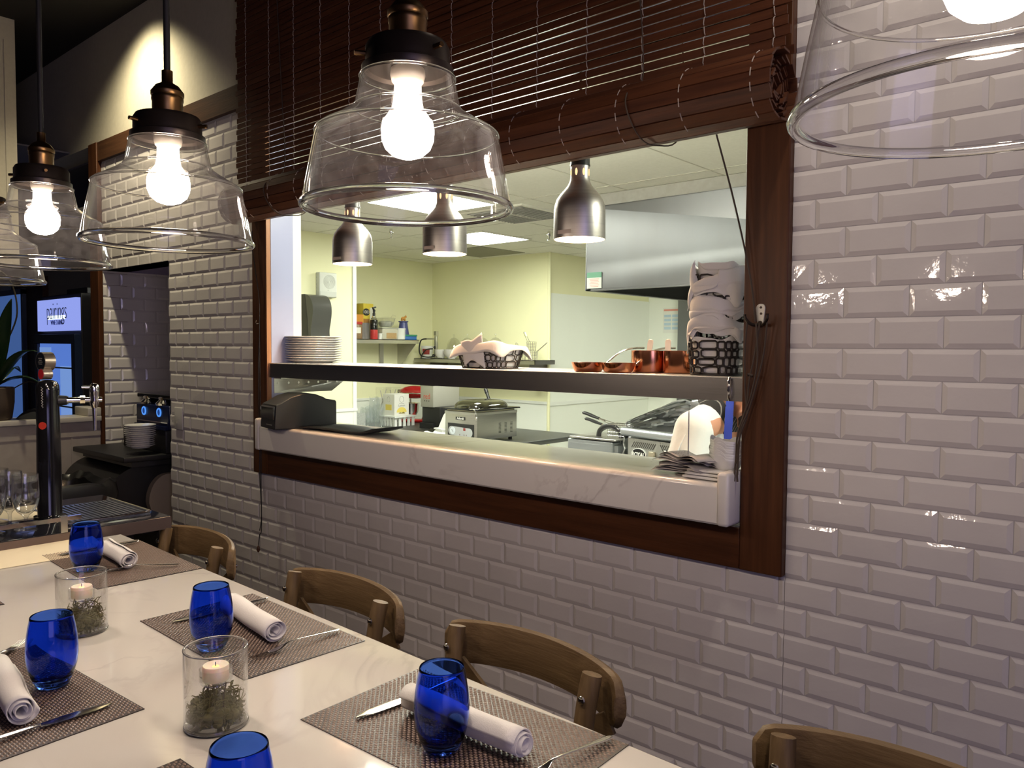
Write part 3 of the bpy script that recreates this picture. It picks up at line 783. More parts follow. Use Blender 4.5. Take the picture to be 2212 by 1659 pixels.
for i, (x, y, lb) in enumerate(TUM):
    o = tm0 if i == 0 else tm0.copy()
    if i: COL.objects.link(o)
    o.location = (x, y, MZ + .0004); tag(o, lb, 'glass', 'cobalt blue tumblers on the table')

def napkin(name, label, a, b, r=.0225, seed=1, flap=0):
    a, b = Vector(a), Vector(b); d = b - a; L = d.length
    t = thing(name, label, 'napkin', (a + b) / 2, math.atan2(d.y, d.x), 'rolled white napkins')
    rnd = random.Random(seed); ph = [rnd.uniform(0, 6) for _ in range(6)]
    w = MB()
    turns = 3.1; n = 110; rings = []
    def spiral(u, x):
        th = turns * 2 * pi * (1 - u); rad = r * (.16 + .84 * (1 - u) ** .8) if False else r * lerp(.30, 1.0, th / (turns * 2 * pi))
        rad *= 1 + .035 * sin(2 * th + ph[0]) + .02 * sin(5 * x / L + ph[1])
        z = rad * sin(th + ph[2]) * .93; y = rad * cos(th + ph[2])
        return (y, max(z, -r * .97))
    xs = [-L / 2 + L * k / 10 for k in range(11)]
    for x in xs:
        ring = []
        for k in range(n + 1):
            u = k / n
            y, z = spiral(u, x)
            skew = .004 * sin(u * 7 + ph[3]) * (1 if abs(x) > L * .4 else 0)
            ring.append((x + skew, y + .0012 * sin(9 * x / L + ph[4]), z))
        rings.append(ring)
    vs = [p for rg in rings for p in rg]; W = n + 1
    w.add(vs, [(i * W + j, (i + 1) * W + j, (i + 1) * W + j + 1, i * W + j + 1) for i in range(len(rings) - 1) for j in range(n)])
    w.build('roll', 'cloth', t, thick=.0016, smooth=60)
    return t
NZ = MZ + .0225
napkin('napkin_roll', 'rolled white napkin beside the tumbler nearest the wall, its end toward the fork', (-.140, -1.219, NZ), (.085, -1.214, NZ), seed=3)
napkin('napkin_roll', 'rolled white napkin on the middle wall-side placemat above the shiny fork', (-.765, -1.170, NZ), (-.545, -1.202, NZ), seed=5)
napkin('napkin_roll', 'rolled white napkin on the farthest wall-side placemat', (-1.440, -1.158, NZ), (-1.250, -1.176, NZ), seed=8)
napkin('napkin_roll', 'rolled white napkin at the left edge on the camera-side placemat', (-.740, -1.603, NZ), (-.526, -1.634, NZ), seed=11)

def strip_loft(w, pts, th=.0012):
    """flat cutlery shape: pts = (along, half width, height of centre line, dish) ; along local y"""
    rings = []
    for (y, hw, z, dish) in pts:
        rings.append([(-hw, y, z + dish), (-hw * .5, y, z + dish * .25 + th), (0, y, z + th), (hw * .5, y, z + dish * .25 + th), (hw, y, z + dish), (hw * .5, y, z + dish * .25 - th * .3), (0, y, z - th * .3), (-hw * .5, y, z + dish * .25 - th * .3)])
    w.loft(rings, True, True, True)
def fork_parts(t):
    w = MB(); strip_loft(w, [(-.012, .0072, .0035, .001), (-.002, .0085, .003, .0016), (.012, .0080, .0045, .0015), (.022, .0045, .009, .0006), (.030, .0026, .012, 0), (.045, .0024, .0115, 0), (.080, .0036, .009, 0), (.110, .0058, .007, 0), (.130, .0074, .0055, 0), (.141, .0070, .0048, 0), (.147, .0040, .0045, 0)], .0013)
    w.build('handle', 'silver', t, sub=1, smooth=60)
    w = MB()
    for k in range(4):
        x = -.0060 + k * .0040
        w.tube([(x, -.010, .0036), (x * .98, -.030, .0024), (x * .95, -.048, .0052)], [.0012, .0011, .0006], 6, flat=(1, .8))
    w.build('tines', 'silver', t)
def knife_parts(t):
    w = MB(); strip_loft(w, [(-.105, .0012, .0025, 0), (-.098, .0055, .0025, .0004), (-.080, .0088, .0028, .0004), (-.040, .0095, .003, .0004), (-.010, .0082, .0032, .0004), (-.004, .0050, .0036, 0)], .0007)
    w.build('blade', 'silver', t, smooth=60)
    w = MB(); strip_loft(w, [(-.006, .0042, .004, 0), (.005, .0044, .0044, 0), (.050, .0056, .0048, 0), (.088, .0066, .0048, 0), (.098, .0058, .0046, 0), (.103, .0030, .0044, 0)], .0030)
    w.build('handle', 'silver', t, sub=1, smooth=60)
def aim(x0, y0, x1, y1): return math.atan2(y1 - y0, x1 - x0) - pi / 2
fk = thing('fork', 'silver fork with only its handle showing beside the napkin nearest the wall', 'fork', (.121, -1.230, MZ), aim(.118, -1.2, .130, -1.1), 'silver forks'); fork_parts(fk)
dup(fk, (-.502, -1.232, MZ), aim(-.500, -1.252, -.503, -1.099), 'silver fork with bright tines lying beside the middle napkin roll')
dup(fk, (-1.262, -1.205, MZ), aim(-1.285, -1.24, -1.183, -1.06), 'dark reflecting fork on the farthest wall-side placemat')
dup(fk, (-.862, -1.550, MZ), aim(-.883, -1.53, -.83, -1.577), 'dark reflecting fork behind the napkin at the left edge')
kn = thing('knife', 'bright silver knife with white gleam lying behind the tumbler nearest the wall', 'knife', (-.173, -1.188, MZ), aim(-.182, -1.292, -.165, -1.085), 'silver knives'); knife_parts(kn)
dup(kn, (-.785, -1.180, MZ), aim(-.793, -1.284, -.776, -1.076), 'silver knife with its ends showing behind the middle tumbler and napkin')
dup(kn, (-1.512, -1.146, MZ), aim(-1.518, -1.247, -1.506, -1.043), 'silver knife behind the farthest napkin, along the menu sheet')
dup(kn, (-.500, -1.622, MZ), aim(-.502, -1.535, -.500, -1.705) , 'long silver knife in front of the napkin on the camera side')

def votive(name, x, y, label, seed):
    rnd = random.Random(seed)
    t = thing(name, label, 'candle holder', (x, y, TZ), rnd.uniform(0, 6), 'moss filled candle glasses')
    w = MB(); R0 = .0455
    w.lathe([(0, 0), (R0 - .004, 0), (R0 - .001, .0015), (R0, .005), (R0, .1155), (R0 - .0006, .1170), (R0 - .0016, .1170), (R0 - .0022, .1155), (R0 - .0022, .008), (R0 - .006, .005), (0, .005)], 56)
    gc = w.build('glass_cylinder', 'clear', t, smooth=50)
    w = MB()
    for rr_, zz_, tk in ((R0 - .0012, .1162, .0017), (R0 - .0018, .0036, .0024)): w.tube([(rr_ * cos(a), rr_ * sin(a), zz_) for a in [k * pi / 32 for k in range(64)]], tk, 10, closed=True)
    w.build('glass_rim', 'bead', gc, smooth=180)
    w = MB(); cupz = .068
    w.lathe([(0, .008), (.012, .008), (.013, .012), (.004, .02), (.004, cupz - .012), (.010, cupz - .006), (.022, cupz - .004), (.0235, cupz), (.0235, cupz + .017), (.0228, cupz + .0175), (.0222, cupz + .017), (.0222, cupz), (0, cupz - .002)], 36)
    w.build('candle_cup', 'clear', t, smooth=50)
    w = MB(); w.lathe([(0, cupz), (.0185, cupz), (.0190, cupz + .002), (.0190, cupz + .020), (.0180, cupz + .022), (.015, cupz + .0215), (.008, cupz + .0195), (0, cupz + .019)], 32)
    cn = w.build('tea_light', 'wax', t, smooth=50)
    w = MB(); w.cyl((0, 0, cupz + .018), (.001, 0, cupz + .026), .0007, n=6); w.build('wick', 'wick', cn)
    w = MB(); w.lathe([(0, cupz + .0198), (.0045, cupz + .0200), (.0052, cupz + .0192)], 16); w.build('lit_pool', 'flame', cn)
    # moss: tangled fine strands heaped round the stem
    w = MB()
    for k in range(520):
        a = rnd.uniform(0, 2 * pi); q = sqrt(rnd.uniform(.02, 1)) * .038; lift = rnd.uniform(.004, .044 + .012 * sin(a * 2 + seed)) * (1 - .25 * (q / .04) ** 2)
        p = Vector((q * cos(a), q * sin(a), .006 + lift)); pts = [p]
        dr = Vector((rnd.uniform(-1, 1), rnd.uniform(-1, 1), rnd.uniform(-.4, .9))).normalized()
        for s_ in range(4):
            dr = (dr + Vector((rnd.uniform(-1, 1), rnd.uniform(-1, 1), rnd.uniform(-.8, .7))) * .8).normalized()
            p = p + dr * .0042
            h = Vector((p.x, p.y))
            if h.length > .0415: h = h.normalized() * .0415; p = Vector((h.x, h.y, p.z))
            if p.z < .006: p.z = .006
            pts.append(p)
        w.tube(pts, [.0010, .0009, .0009, .0008, .0005], 4)
    for k in range(60):
        a = rnd.uniform(0, 2 * pi); q = sqrt(rnd.uniform(0, 1)) * .034
        w.sphere((q * cos(a), q * sin(a), .010 + rnd.uniform(0, .022)), (.008, .008, .006), 7, 5)
    mo = w.build('moss', 'moss', t, merge=False); mo['kind'] = 'stuff'
    w = MB(); w.tube(bez([(-.008, -.01, .03), (-.018, -.012, .05), (-.026, -.006, .062), (-.030, .002, .058)], 4), .0008, 5); w.tube(bez([(-.014, -.012, .045), (-.024, -.018, .058), (-.020, -.024, .066)], 4), .0007, 5)
    w.tube(bez([(.020, .012, .02), (.030, .012, .05), (.033, .016, .075)], 4), .0012, 5); w.build('twig', 'twig', t)
    return t
votive('candle_glass', -.327, -1.437, 'clear glass cylinder with tea light and moss in the foreground, before the middle tumbler', 2)
votive('candle_glass', -.885, -1.420, 'clear glass cylinder with tea light and moss farther down the table', 9)
mn = MB(); mn.box(-.17, .17, -.235, .235, 0, .0012)
tag(mn.build('menu_sheet', mat('cream_menu_card', (.76, .66, .46), .7), loc=(-1.66, -1.33, TZ + .0005), rz=radians(-3), smooth=0), 'large blank cream menu sheet lying at the far end of the table', 'menu')

# ---------------------------------------------------------------- bar stools with crossed backs
def stool(x, label, y=-.86, rz=0.0):
    t = thing('bar_stool', label, 'bar stool', (x, y, 0), rz, 'cross-back bar stools along the wall')
    SH = .72
    w = MB()
    w.lathe([(0, SH), (.17, SH), (.185, SH + .008), (.185, SH + .022), (.175, SH + .030), (.10, SH + .026), (0, SH + .024)], 40, (0, -.20, 0)); w.build('seat', 'seatpad', t)
    def arcpt(u, yo=0.0): return (.228 * sin(u * 1.02) / sin(1.02), -.005 + .062 * (cos(u * 1.02) - cos(1.02)) / (1 - cos(1.02)) + yo)
    w = MB(); rings = []
    N = 26
    for k in range(N + 1):
        u = -1 + 2 * k / N; x_, y_ = arcpt(u); tn = Vector((cos(u), -.55 * sin(u), 0)).normalized(); nn = Vector((-tn.y, tn.x, 0))
        endf = min(1.0, (1 - abs(u)) * 7 + .001); hh = .047 * (.45 + .55 * math.sqrt(max(0, 1 - (1 - endf) ** 2))); th = .0115
        zc = .984 + .012 * cos(u * 1.4)
        ring = []
        for a in range(12):
            an = 2 * pi * a / 12; cx_, cz_ = cos(an), sin(an)
            ex = math.copysign(abs(cx_) ** .6, cx_) * th; ez = math.copysign(abs(cz_) ** .6, cz_) * hh
            ring.append((x_ + nn.x * ex, y_ + nn.y * ex, zc + ez))
        rings.append(ring)
    w.loft(rings, True, True, True); w.build('top_rail', 'stool', t, smooth=45)
    for sx in (-1, 1):
        w = MB(); w.tube(bez([(sx * .168, -.10, 0), (sx * .170, -.085, .35), (sx * .170, -.065, SH), (sx * .172, -.035, .95), (sx * .176, -.018, 1.036)], 5), [.019] * 20 + [.0185], 14, flat=(1, .92)); w.build('back_post', 'stool_v', t)
        w = MB(); w.lathe([(0, .0), (.0075, .0), (.007, .0030), (.004, .0048), (0, .0053)], 14, (sx * .176, -.0475, .998), rot(radians(90), 0, 0)); w.build('bolt', 'silver', t)
        w = MB(); w.cyl((sx * .183, .026, .975), (sx * .186, .036, .975), .006, n=10); w.build('bolt', 'silver', t)
        w = MB(); w.tube(bez([(sx * .15, -.36, 0), (sx * .14, -.335, .35), (sx * .128, -.315, SH)], 4), .018, 12); w.build('front_leg', 'stool_v', t)
        # crossing slat, bowed toward the back
        w = MB(); rings = []
        for k in range(13):
            q = k / 12; xx = sx * lerp(.195, -.13, q); zz = lerp(.945, SH + .02, q); yy = .006 + .020 * sin(pi * q) * (1 if sx < 0 else 1.35) - .060 * q + (.006 if sx > 0 else 0)
            dx, dz = -sx * .325, -(.945 - SH - .02); L_ = math.hypot(dx, dz); nx, nz = -dz / L_ * .021, dx / L_ * .021
            rings.append([(xx - nx, yy - .004, zz - nz), (xx + nx, yy - .004, zz + nz), (xx + nx, yy + .004, zz + nz), (xx - nx, yy + .004, zz - nz)])
        w.loft(rings, True, True, True); w.build('cross_slat', 'stool', t, bevel=.0015)
    for (p, q) in (((-.145, -.35, .25), (.145, -.35, .25)), ((-.168, -.09, .30), (.168, -.09, .30)), ((-.15, -.35, .33), (-.17, -.09, .33)), ((.15, -.35, .33), (.17, -.09, .33))):
        w = MB(); w.cyl(p, q, .011, n=10); w.build('stretcher', 'stool', t)
    return t
stool(-1.530, 'weathered wooden cross-back bar stool at the far end, beside the bar counter', rz=radians(-3))
stool(-.805, 'weathered wooden cross-back bar stool in front of the middle placemat', rz=radians(-1))
stool(-.215, 'weathered wooden cross-back bar stool behind the tumbler nearest the wall', rz=radians(-2))
stool(.480, 'weathered wooden cross-back bar stool cropped at the bottom right of the photo', rz=radians(-1))

# ---------------------------------------------------------------- glass pendants over the table
def pendant(x, y, z, label):
    t = thing('pendant_lamp', label, 'pendant lamp', (x, y, z), random.uniform(0, 6), 'clear glass pendants over the communal table')
    out = [(.1300, .000), (.1320, .002), (.1322, .0055), (.1302, .0085), (.1265, .028), (.1215, .055), (.1165, .080), (.1142, .092), (.1110, .0975), (.0985, .1045), (.082, .1145), (.0690, .1235), (.0660, .128), (.0638, .140), (.0605, .156), (.0590, .164), (.0560, .167), (.0555, .176)]
    inn = [(r - (.0026 if i > 3 else .0050), zz + (.0 if i > 2 else .001)) for i, (r, zz) in enumerate(out)]
    w = MB(); w.lathe(out + list(reversed(inn)) + [out[0]], 72); g_ = w.build('glass_shade', 'shade', t, smooth=24)
    w = MB()
    for rr_, zz_, tk in ((.1295, .0042, .0046), (.1138, .0935, .0016), (.0672, .1255, .0013), (.0590, .1645, .0018)): w.tube([(rr_ * cos(a), rr_ * sin(a), zz_) for a in [k * pi / 40 for k in range(80)]], tk, 12, closed=True)
    w.build('glass_rim', 'bead', g_, smooth=180)
    w = MB(); w.lathe([(.0560, .166), (.0575, .170), (.0575, .176), (.0535, .178), (.0525, .182), (.0525, .200), (.049, .206), (.030, .2075), (.0, .2080)], 48)
    w.lathe([(0, .176), (.050, .176), (.055, .172)], 48); w.build('cap', 'bronze', t)
    for a in (.3, 2.4, 4.5):
        w = MB(); w.cyl((.050 * cos(a), .050 * sin(a), .190), (.066 * cos(a), .066 * sin(a), .190), .0032, n=8); w.build('thumb_screw', 'brass', t)
    w = MB(); w.lathe([(.0235, .206), (.0235, .230), (.0245, .232), (.0245, .236), (.0240, .238), (.0255, .240), (.0255, .2455), (.0235, .2480), (.0180, .2555), (.0100, .2600), (.0085, .2620), (.0085, .2800), (0, .2800)], 32); w.build('socket', 'brass', t)
    w = MB(); w.lathe([(.021, .176), (.022, .168), (.020, .160), (.0178, .158), (0, .158)], 28); w.build('lamp_holder', 'porcelain', t)
    w = MB(); w.lathe([(.0165, .158), (.0175, .140), (.0195, .128), (.026, .118), (.0315, .110)], 28); w.build('bulb_neck', 'bulbneck', t, smooth=60)
    w = MB(); w.lathe([(.0315, .110), (.0332, .100), (.0325, .088), (.028, .077), (.019, .069), (.009, .0655), (0, .065)], 28); w.build('bulb', 'bulb', t, smooth=60)
    w = MB(); w.cyl((0, 0, .2795), (0, 0, 3.53 - z), .0052, n=10); w.build('cord', 'cord_b', t)
    w = MB(); w.lathe([(0, 3.505 - z), (.05, 3.505 - z), (.055, 3.515 - z), (.055, 3.53 - z)], 24); w.build('ceiling_rose', 'bronze', t)
pendant(.643, -1.375, 1.775, 'clear glass pendant lamp cropped by the top right corner of the photo')
pendant(-.003, -1.345, 1.783, 'large clear glass pendant lamp in the middle, in front of the blind')
pendant(-.526, -1.405, 1.778, 'clear glass pendant lamp hanging left of the blind, against the pillar tiles')
pendant(-1.120, -1.400, 1.783, 'clear glass pendant lamp above the drinks fridge, second from the left edge')
pendant(-1.490, -1.413, 1.765, 'clear glass pendant lamp at the left edge, only its rim showing')

# ---------------------------------------------------------------- bar end, lobby and alcove
BZ = 1.075
br = thing('bar_counter', 'glossy black bar counter with a drip tray meeting the far end of the table', 'counter', (-1.96, -1.75, 0))
w = MB(); w.rbox(-.265, .265, -.90, .888, BZ - .038, BZ, .004); w.build('countertop', mat('black_glass_top', (.012, .012, .016), .07), br)
w = MB(); w.box(.2655, .268, -.90, .888, BZ - .040, BZ - .002); w.build('front_edge', mat('bar_edge_metal', (.16, .12, .11), .35, .6), br)
w = MB(); w.box(-.22, .20, -.88, .80, 0, BZ - .04); w.build('body', mat('bar_body_black', (.012, .010, .009), .6), br)
w = MB(); w.box(-.135, .180, .620, .862, BZ, BZ + .002)
for i in range(15): w.box(-.120, .165, .636 + i * .0148, .642 + i * .0148, BZ + .002, BZ + .0055)
tr = w.build('drip_tray', mat('drip_tray_steel', (.34, .36, .40), .28, .9), br)
w = MB(); w.tube([(.182, .615, BZ + .006), (.184, .84, BZ + .006), (.174, .864, BZ + .006), (-.14, .864, BZ + .006)], .0035, 6); w.build('tray_rim', 'chrome', tr)
rl = thing('rail_bar', 'thin square metal rail on short posts along the front of the bar', 'rail', (-1.695, -1.50, BZ))
w = MB(); w.box(-.006, .006, -.60, .372, .033, .045); w.build('tube', 'chrome', rl)
for y in (-.4, .325):
    w = MB(); w.box(-.007, .007, y - .009, y + .009, .0, .047); w.build('post', 'steel', rl)

tt = thing('beer_tower', 'slim black beer tower with round black and red badges on the bar', 'beer tower', (-1.945, -1.128, BZ))
w = MB(); w.lathe([(0, 0), (.045, 0), (.045, .006), (.036, .008), (.0345, .012), (.0345, .16), (.0335, .24), (.0325, .31), (.0315, .34), (.0318, .37), (.0330, .395), (.0320, .412), (.026, .424), (.014, .429), (0, .430)], 40); w.build('column', 'black_gloss', tt)
dirn = Vector((.16, -.99, 0)).normalized(); Rm = dirn.to_track_quat('Z', 'Y').to_matrix()
w = MB(); c = Vector((-.010, 0, .487)); w.cyl(c - dirn * .016, c + dirn * .016, .029, n=36); md = w.build('badge', mat('badge_rim', (.50, .42, .34), .3, .9), tt)
dl = Vector((-.05, -1.0, 0)).normalized()
w = MB(); w.cyl(c + dirn * .0155, c + dirn * .0165, .0265, n=36); w.build('badge_face', 'black_gloss', md)
w = MB()
for i, ww in enumerate((.010, .007, .012, .009)):
    rt_ = Vector((dirn.y, -dirn.x, 0)) * -1
    p = c + dirn * .0168 + Vector((0, 0, .010 - i * .006)); w.tube([p - rt_ * ww, p + rt_ * ww], .0009, 4)
w.build('badge_lettering', mat('badge_print', (.45, .42, .38), .5), md)
c2 = Vector((.004, -.006, .448)); w = MB(); w.cyl(c2 - dirn * .014, c2 + dirn * .014, .017, n=28); rb = w.build('red_badge', mat('badge_rim2', (.55, .45, .38), .3, .9), tt)
w = MB(); w.cyl(c2 + dirn * .0135, c2 + dirn * .0146, .0155, n=28); w.build('badge_face', mat('red_enamel', (.36, .012, .018), .3), rb)
w = MB(); q = Vector((-.0, 0, .290)); d3 = (Vector((CAM.x, CAM.y, 0)) - Vector((-1.945, -1.128, 0))).normalized(); d3 = Matrix.Rotation(radians(-28), 3, 'Z') @ d3
w.cyl(q + d3 * .030, q + d3 * .0335, .0115, n=24); w.build('red_dot', mat('red_dot', (.40, .025, .012), .5), tt)
w = MB(); sd = Vector((-d3.y, d3.x, 0)); x_ = q + d3 * .0335
pts = [];
for k in range(30): pts.append(Vector((0, 0, .345 + k * .0022)) + d3 * .0335 + sd * (.003 * sin(k * 1.7) + .001))
w.tube(pts, .0006, 4); w.build('script_lettering', mat('white_print', (.6, .58, .54), .6), tt)
tp = Vector((.35, .94, 0)).normalized(); b0 = Vector((0, 0, .365))
w = MB(); w.cyl(b0 + tp * .028, b0 + tp * .052, .0165, .0145, n=24); w.build('tap_collar', 'black', tt)
w = MB(); w.cyl(b0 + tp * .05, b0 + tp * .056, .013, n=20); w.cyl(b0 + tp * .056, b0 + tp * .095, .0095, n=20); w.cyl(b0 + tp * .088, b0 + tp * .102, .0135, n=8); w.cyl(b0 + tp * .10, b0 + tp * .150, .0085, n=20)
e = b0 + tp * .128
w.lathe([(0, -.028), (.008, -.026), (.013, -.014), (.0142, .0), (.0142, .022), (.0148, .024), (.0148, .040), (.012, .048), (.006, .052), (0, .053)], 24, e)
w.cyl(e - Vector((0, 0, .026)), e - Vector((0, 0, .098)), .0075, .0045, n=16)
w.tube([e + Vector((0, 0, .040)), e + Vector((0, 0, .040)) - tp * .035], [.006, .005], 10)
w.build('tap', 'chrome', tt)

def goblet():
    out = [(0, 0), (.030, 0), (.0315, .0015), (.020, .005), (.006, .010), (.0048, .020), (.0050, .034), (.010, .042), (.022, .052), (.031, .068), (.0352, .088), (.0355, .11), (.0345, .135), (.0335, .160), (.0331, .1612), (.0325, .160)]
    inn = [(.0336, .135), (.0346, .11), (.0343, .089), (.030, .070), (.020, .055), (.008, .048), (0, .047)]
    w = MB(); w.lathe(out + inn, 40); return w.build('beer_goblet', 'goblet', smooth=50)
g0 = goblet()
for i, (x, y, lb) in enumerate(((-1.812, -1.235, 'clear stemmed beer glass nearest the beer tower'), (-1.905, -1.250, 'clear stemmed beer glass behind the front one at the left edge'), (-1.822, -1.318, 'clear stemmed beer glass in front at the left edge'), (-1.985, -1.262, 'clear stemmed beer glass farthest back at the left edge of the bar'))):
    o = g0 if i == 0 else g0.copy()
    if i: COL.objects.link(o)
    o.location = (x, y, BZ + .0005); tag(o, lb, 'glass', 'stemmed beer glasses on the bar')
w = MB(); w.lathe([(0, 0), (.042, 0), (.042, .0015), (0, .0015)], 36)
tag(w.build('coaster', mat('pale_coaster', (.55, .60, .75), .6), loc=(-1.895, -1.060, BZ + .0003)), 'pale round coaster beside the foot of the beer tower', 'coaster')
w = MB(); w.prism([(-.10, -.14), (.09, -.13), (.12, .13), (.02, .09), (-.12, .12)], 0, .0012, 'z')
tag(w.build('paper_sheet', mat('cream_sheet', (.74, .65, .46), .7), loc=(-2.07, -1.20, BZ + .0004), smooth=0), 'cream paper sheet lying behind the beer tower', 'paper')

# outlet and plug on the tiled pillar
ot = thing('wall_outlet', 'white power outlet with a small plug on the tiled pillar', 'outlet', (-3.42, -.0015, 1.222))
w = MB(); w.rbox(-.045, .045, -.007, 0, -.06, .06, .003); w.build('cover_plate', mat('outlet_white', (.62, .60, .56), .4), ot)
w = MB(); w.lathe([(0, .028), (.014, .026), (.019, .018), (.021, 0)], 20, (-.012, -.007, -.006), rot(radians(90), 0, 0)); w.box(-.018, -.006, -.030, -.009, -.042, -.008); w.build('plug', 'clear', ot)

# drinks fridge in the lobby
fr = thing('drinks_fridge', 'black upright drinks fridge with a lit sign reading pairings', 'fridge', (-5.83, .22, 0))
w = MB(); w.box(-.43, .40, .02, .75, 0, 2.0); w.box(-.1, .30, .1, .6, 2.0, 2.05); w.build('cabinet', mat('fridge_black', (.008, .008, .012), .4), fr, bevel=.006)
w = MB(); w.box(-.40, .395, -.012, .02, 1.725, 1.965); sg = w.build('sign_panel', emis('lit_sign', (.34, .42, 1.0), .85), fr, smooth=0)
w = MB(); w.box(-.17, .19, -.0145, -.0125, 1.812, 1.842); w.build('sign_glow', emis('sign_glow_band', (.72, .85, 1.0), 1.9), sg, smooth=0)  # bright band of the backlit sign, drawn as a glowing strip
text('pairings', 'sign_lettering', .195, mat('sign_ink', (.01, .02, .09), .5), sg, (.02, -.0155, 1.872), (radians(90), 0, 0), .001, sx=.70, bold=-.004)
text('WINE CABINET', 'sign_subtitle', .048, mat('sign_ink2', (.16, .22, .60), .5), sg, (.03, -.0155, 1.787), (radians(90), 0, 0), .001, sx=.8)
w = MB(); w.box(-.43, .40, -.03, .02, .05, .12); w.box(-.43, .40, -.03, .02, 1.63, 1.70); w.box(-.43, -.37, -.03, .02, .12, 1.63); w.box(.335, .40, -.03, .02, .12, 1.63); w.build('door_frame', mat('door_frame_navy', (.012, .022, .055), .35), fr, bevel=.004)
w = MB(); w.box(-.37, .335, -.008, .0, .12, 1.63)
pn = w.build('door_glass', mat('fridge_glass', (.03, .06, .12), .15, emit=(.14, .30, .95), estr=.62, noise=0), fr, smooth=0)
w = MB(); w.box(-.37, -.13, -.011, -.009, .12, 1.60); w.box(.06, .335, -.011, -.009, .70, 1.46); w.build('bright_panel', mat('fridge_inside', (.03, .06, .12), .3, emit=(.26, .46, 1.0), estr=.62), pn, smooth=0)
w = MB()
for z in (.45, .8, 1.15, 1.44): w.box(-.36, .33, -.013, -.010, z, z + .012)
w.build('shelf', mat('fridge_shelf', (.10, .16, .30), .4), fr, smooth=0)
w = MB()
for z in (1.60, 1.545): w.lathe([(0, .010), (.012, .008), (.014, 0)], 12, (.401, .14, z), rot(0, radians(90), 0))
w.build('lock', 'chrome', fr)

# plant and cloth on the half wall
pl = thing('potted_orchid', 'dark leafy orchid in a brown pot on the half wall ledge', 'plant', (-4.49, -.575, 1.181))
w = MB(); w.lathe([(0, 0), (.075, 0), (.085, .01), (.098, .10), (.100, .185), (.094, .19), (.09, .18), (0, .17)], 32); w.build('pot', mat('brown_pot', (.085, .055, .035), .6, noise=.5, nscale=12), pl)
LEAFM = mat('dark_orchid_leaf', (.010, .028, .010), .3, noise=.6, nscale=9, col2=(.022, .055, .016))
for k, (a, L, up, dn) in enumerate(((-.4, .34, .16, -.02), (.5, .30, .20, .02), (1.1, .26, .10, -.10), (-1.3, .24, .22, .05), (2.4, .30, .14, -.05), (3.4, .28, .22, .06), (.15, .22, .30, .22), (4.6, .26, .05, -.12))):
    w = MB()
    def lf(u, v, a=a, L=L, up=up, dn=dn):
        r = L * u; wd = .042 * sin(pi * min(1, u ** .75 * .97 + .03)) + .002; z = .185 + up * sin(u * pi * .6) + dn * u * u; s_ = (v - .5) * 2 * wd
        return (r * cos(a) - s_ * sin(a), r * sin(a) + s_ * cos(a), z + abs(s_) * .35)
    w.surf(lf, 12, 6); w.build('leaf', LEAFM, pl, thick=.002)
w = MB(); w.tube(bez([(0, 0, .18), (.03, .05, .42), (.08, .10, .62), (.07, .06, .82), (.0, -.06, .90)], 8), .0045, 6); w.tube(bez([(.05, .07, .52), (.02, .0, .60), (-.03, -.10, .58)], 5), .003, 5)
w.tube(bez([(.02, .06, .16), (.06, .16, .22), (.10, .24, .18)], 5), .0035, 5); w.build('stem', mat('orchid_stem', (.035, .028, .014), .6), pl)
w = MB(); w.surf(lambda u, v: (.085 * cos(2 * pi * u) * (1 - v) + 0, .095 * sin(2 * pi * u) * (1 - v), .05 * (1 - (1 - v) ** 2.2) + .006 * sin(9 * u * pi) * v), 28, 8)
tag(w.build('folded_cloth', mat('black_cloth', (.010, .010, .012), .9), loc=(-4.48, -.375, 1.1815)), 'crumpled black cloth on the half wall ledge beside the orchid pot', 'cloth')

bn = thing('waste_bin', 'large brown waste bin lined with a black bag behind the bar', 'bin', (-3.62, -.575, 0))
w = MB(); w.prism([(-.22, -.27), (.22, -.27), (.22, .235), (-.22, .235)], 0, .86, 'z'); w.build('body', mat('brown_bin', (.13, .085, .045), .6, noise=.3, nscale=10), bn, bevel=.02)
w = MB(); rg = []
for j, (z, s_) in enumerate(((.80, 1.06), (.86, 1.10), (.915, 1.06), (.93, .98), (.90, .85), (.80, .8))):
    ring = []
    for k in range(48):
        a = 2 * pi * k / 48; cx_, sy = cos(a), sin(a); ex = math.copysign(abs(cx_) ** .4, cx_); ey = math.copysign(abs(sy) ** .4, sy)
        ring.append((.225 * s_ * ex, -.017 + .262 * s_ * ey, z + .008 * sin(5 * a + j) + .006 * sin(11 * a)))
    rg.append(ring)
w.loft(rg, True, False, True); w.build('bag', mat('black_bin_bag', (.008, .008, .009), .3), bn)

st = thing('service_station', 'black and beige service station with a rounded front in the coffee alcove', 'cabinet', (-3.97, .0, -.035))
w = MB(); w.rbox(-.36, .36, -.22, .55, 1.015, 1.045, .006); w.box(-.34, .34, -.17, .55, .985, 1.015); w.build('top', 'black', st)
prof = [(.5, .985), (-.10, .985)] + [(-.10 - .19 * sin(t_) , .985 - .18 * (1 - cos(t_)) ) for t_ in [radians(d) for d in range(10, 91, 10)]] + [(-.30, .78), (-.27, .74), (-.12, .66), (-.10, .60), (.5, .60)]
w = MB(); w.prism(prof, -.35, .30, 'x'); w.build('roll_front', 'black', st, smooth=50)
w = MB(); w.prism([(.5, .93), (.03, .93)] + [(.03 - .11 * sin(radians(d)), .93 - .15 * (1 - cos(radians(d)))) for d in range(10, 91, 10)] + [(-.07, .74), (-.01, .64), (.02, .036), (.5, .036)], .30, .345, 'x'); w.build('side_panel', mat('beige_cabinet', (.33, .27, .21), .6), st, smooth=40)
w = MB(); w.box(-.34, .30, -.02, .5, .036, .61); w.build('body', mat('dark_cabinet', (.02, .017, .015), .6), st)
bx = MB(); bx.rbox(-.28, .28, -.16, .25, 0, .128, .004)
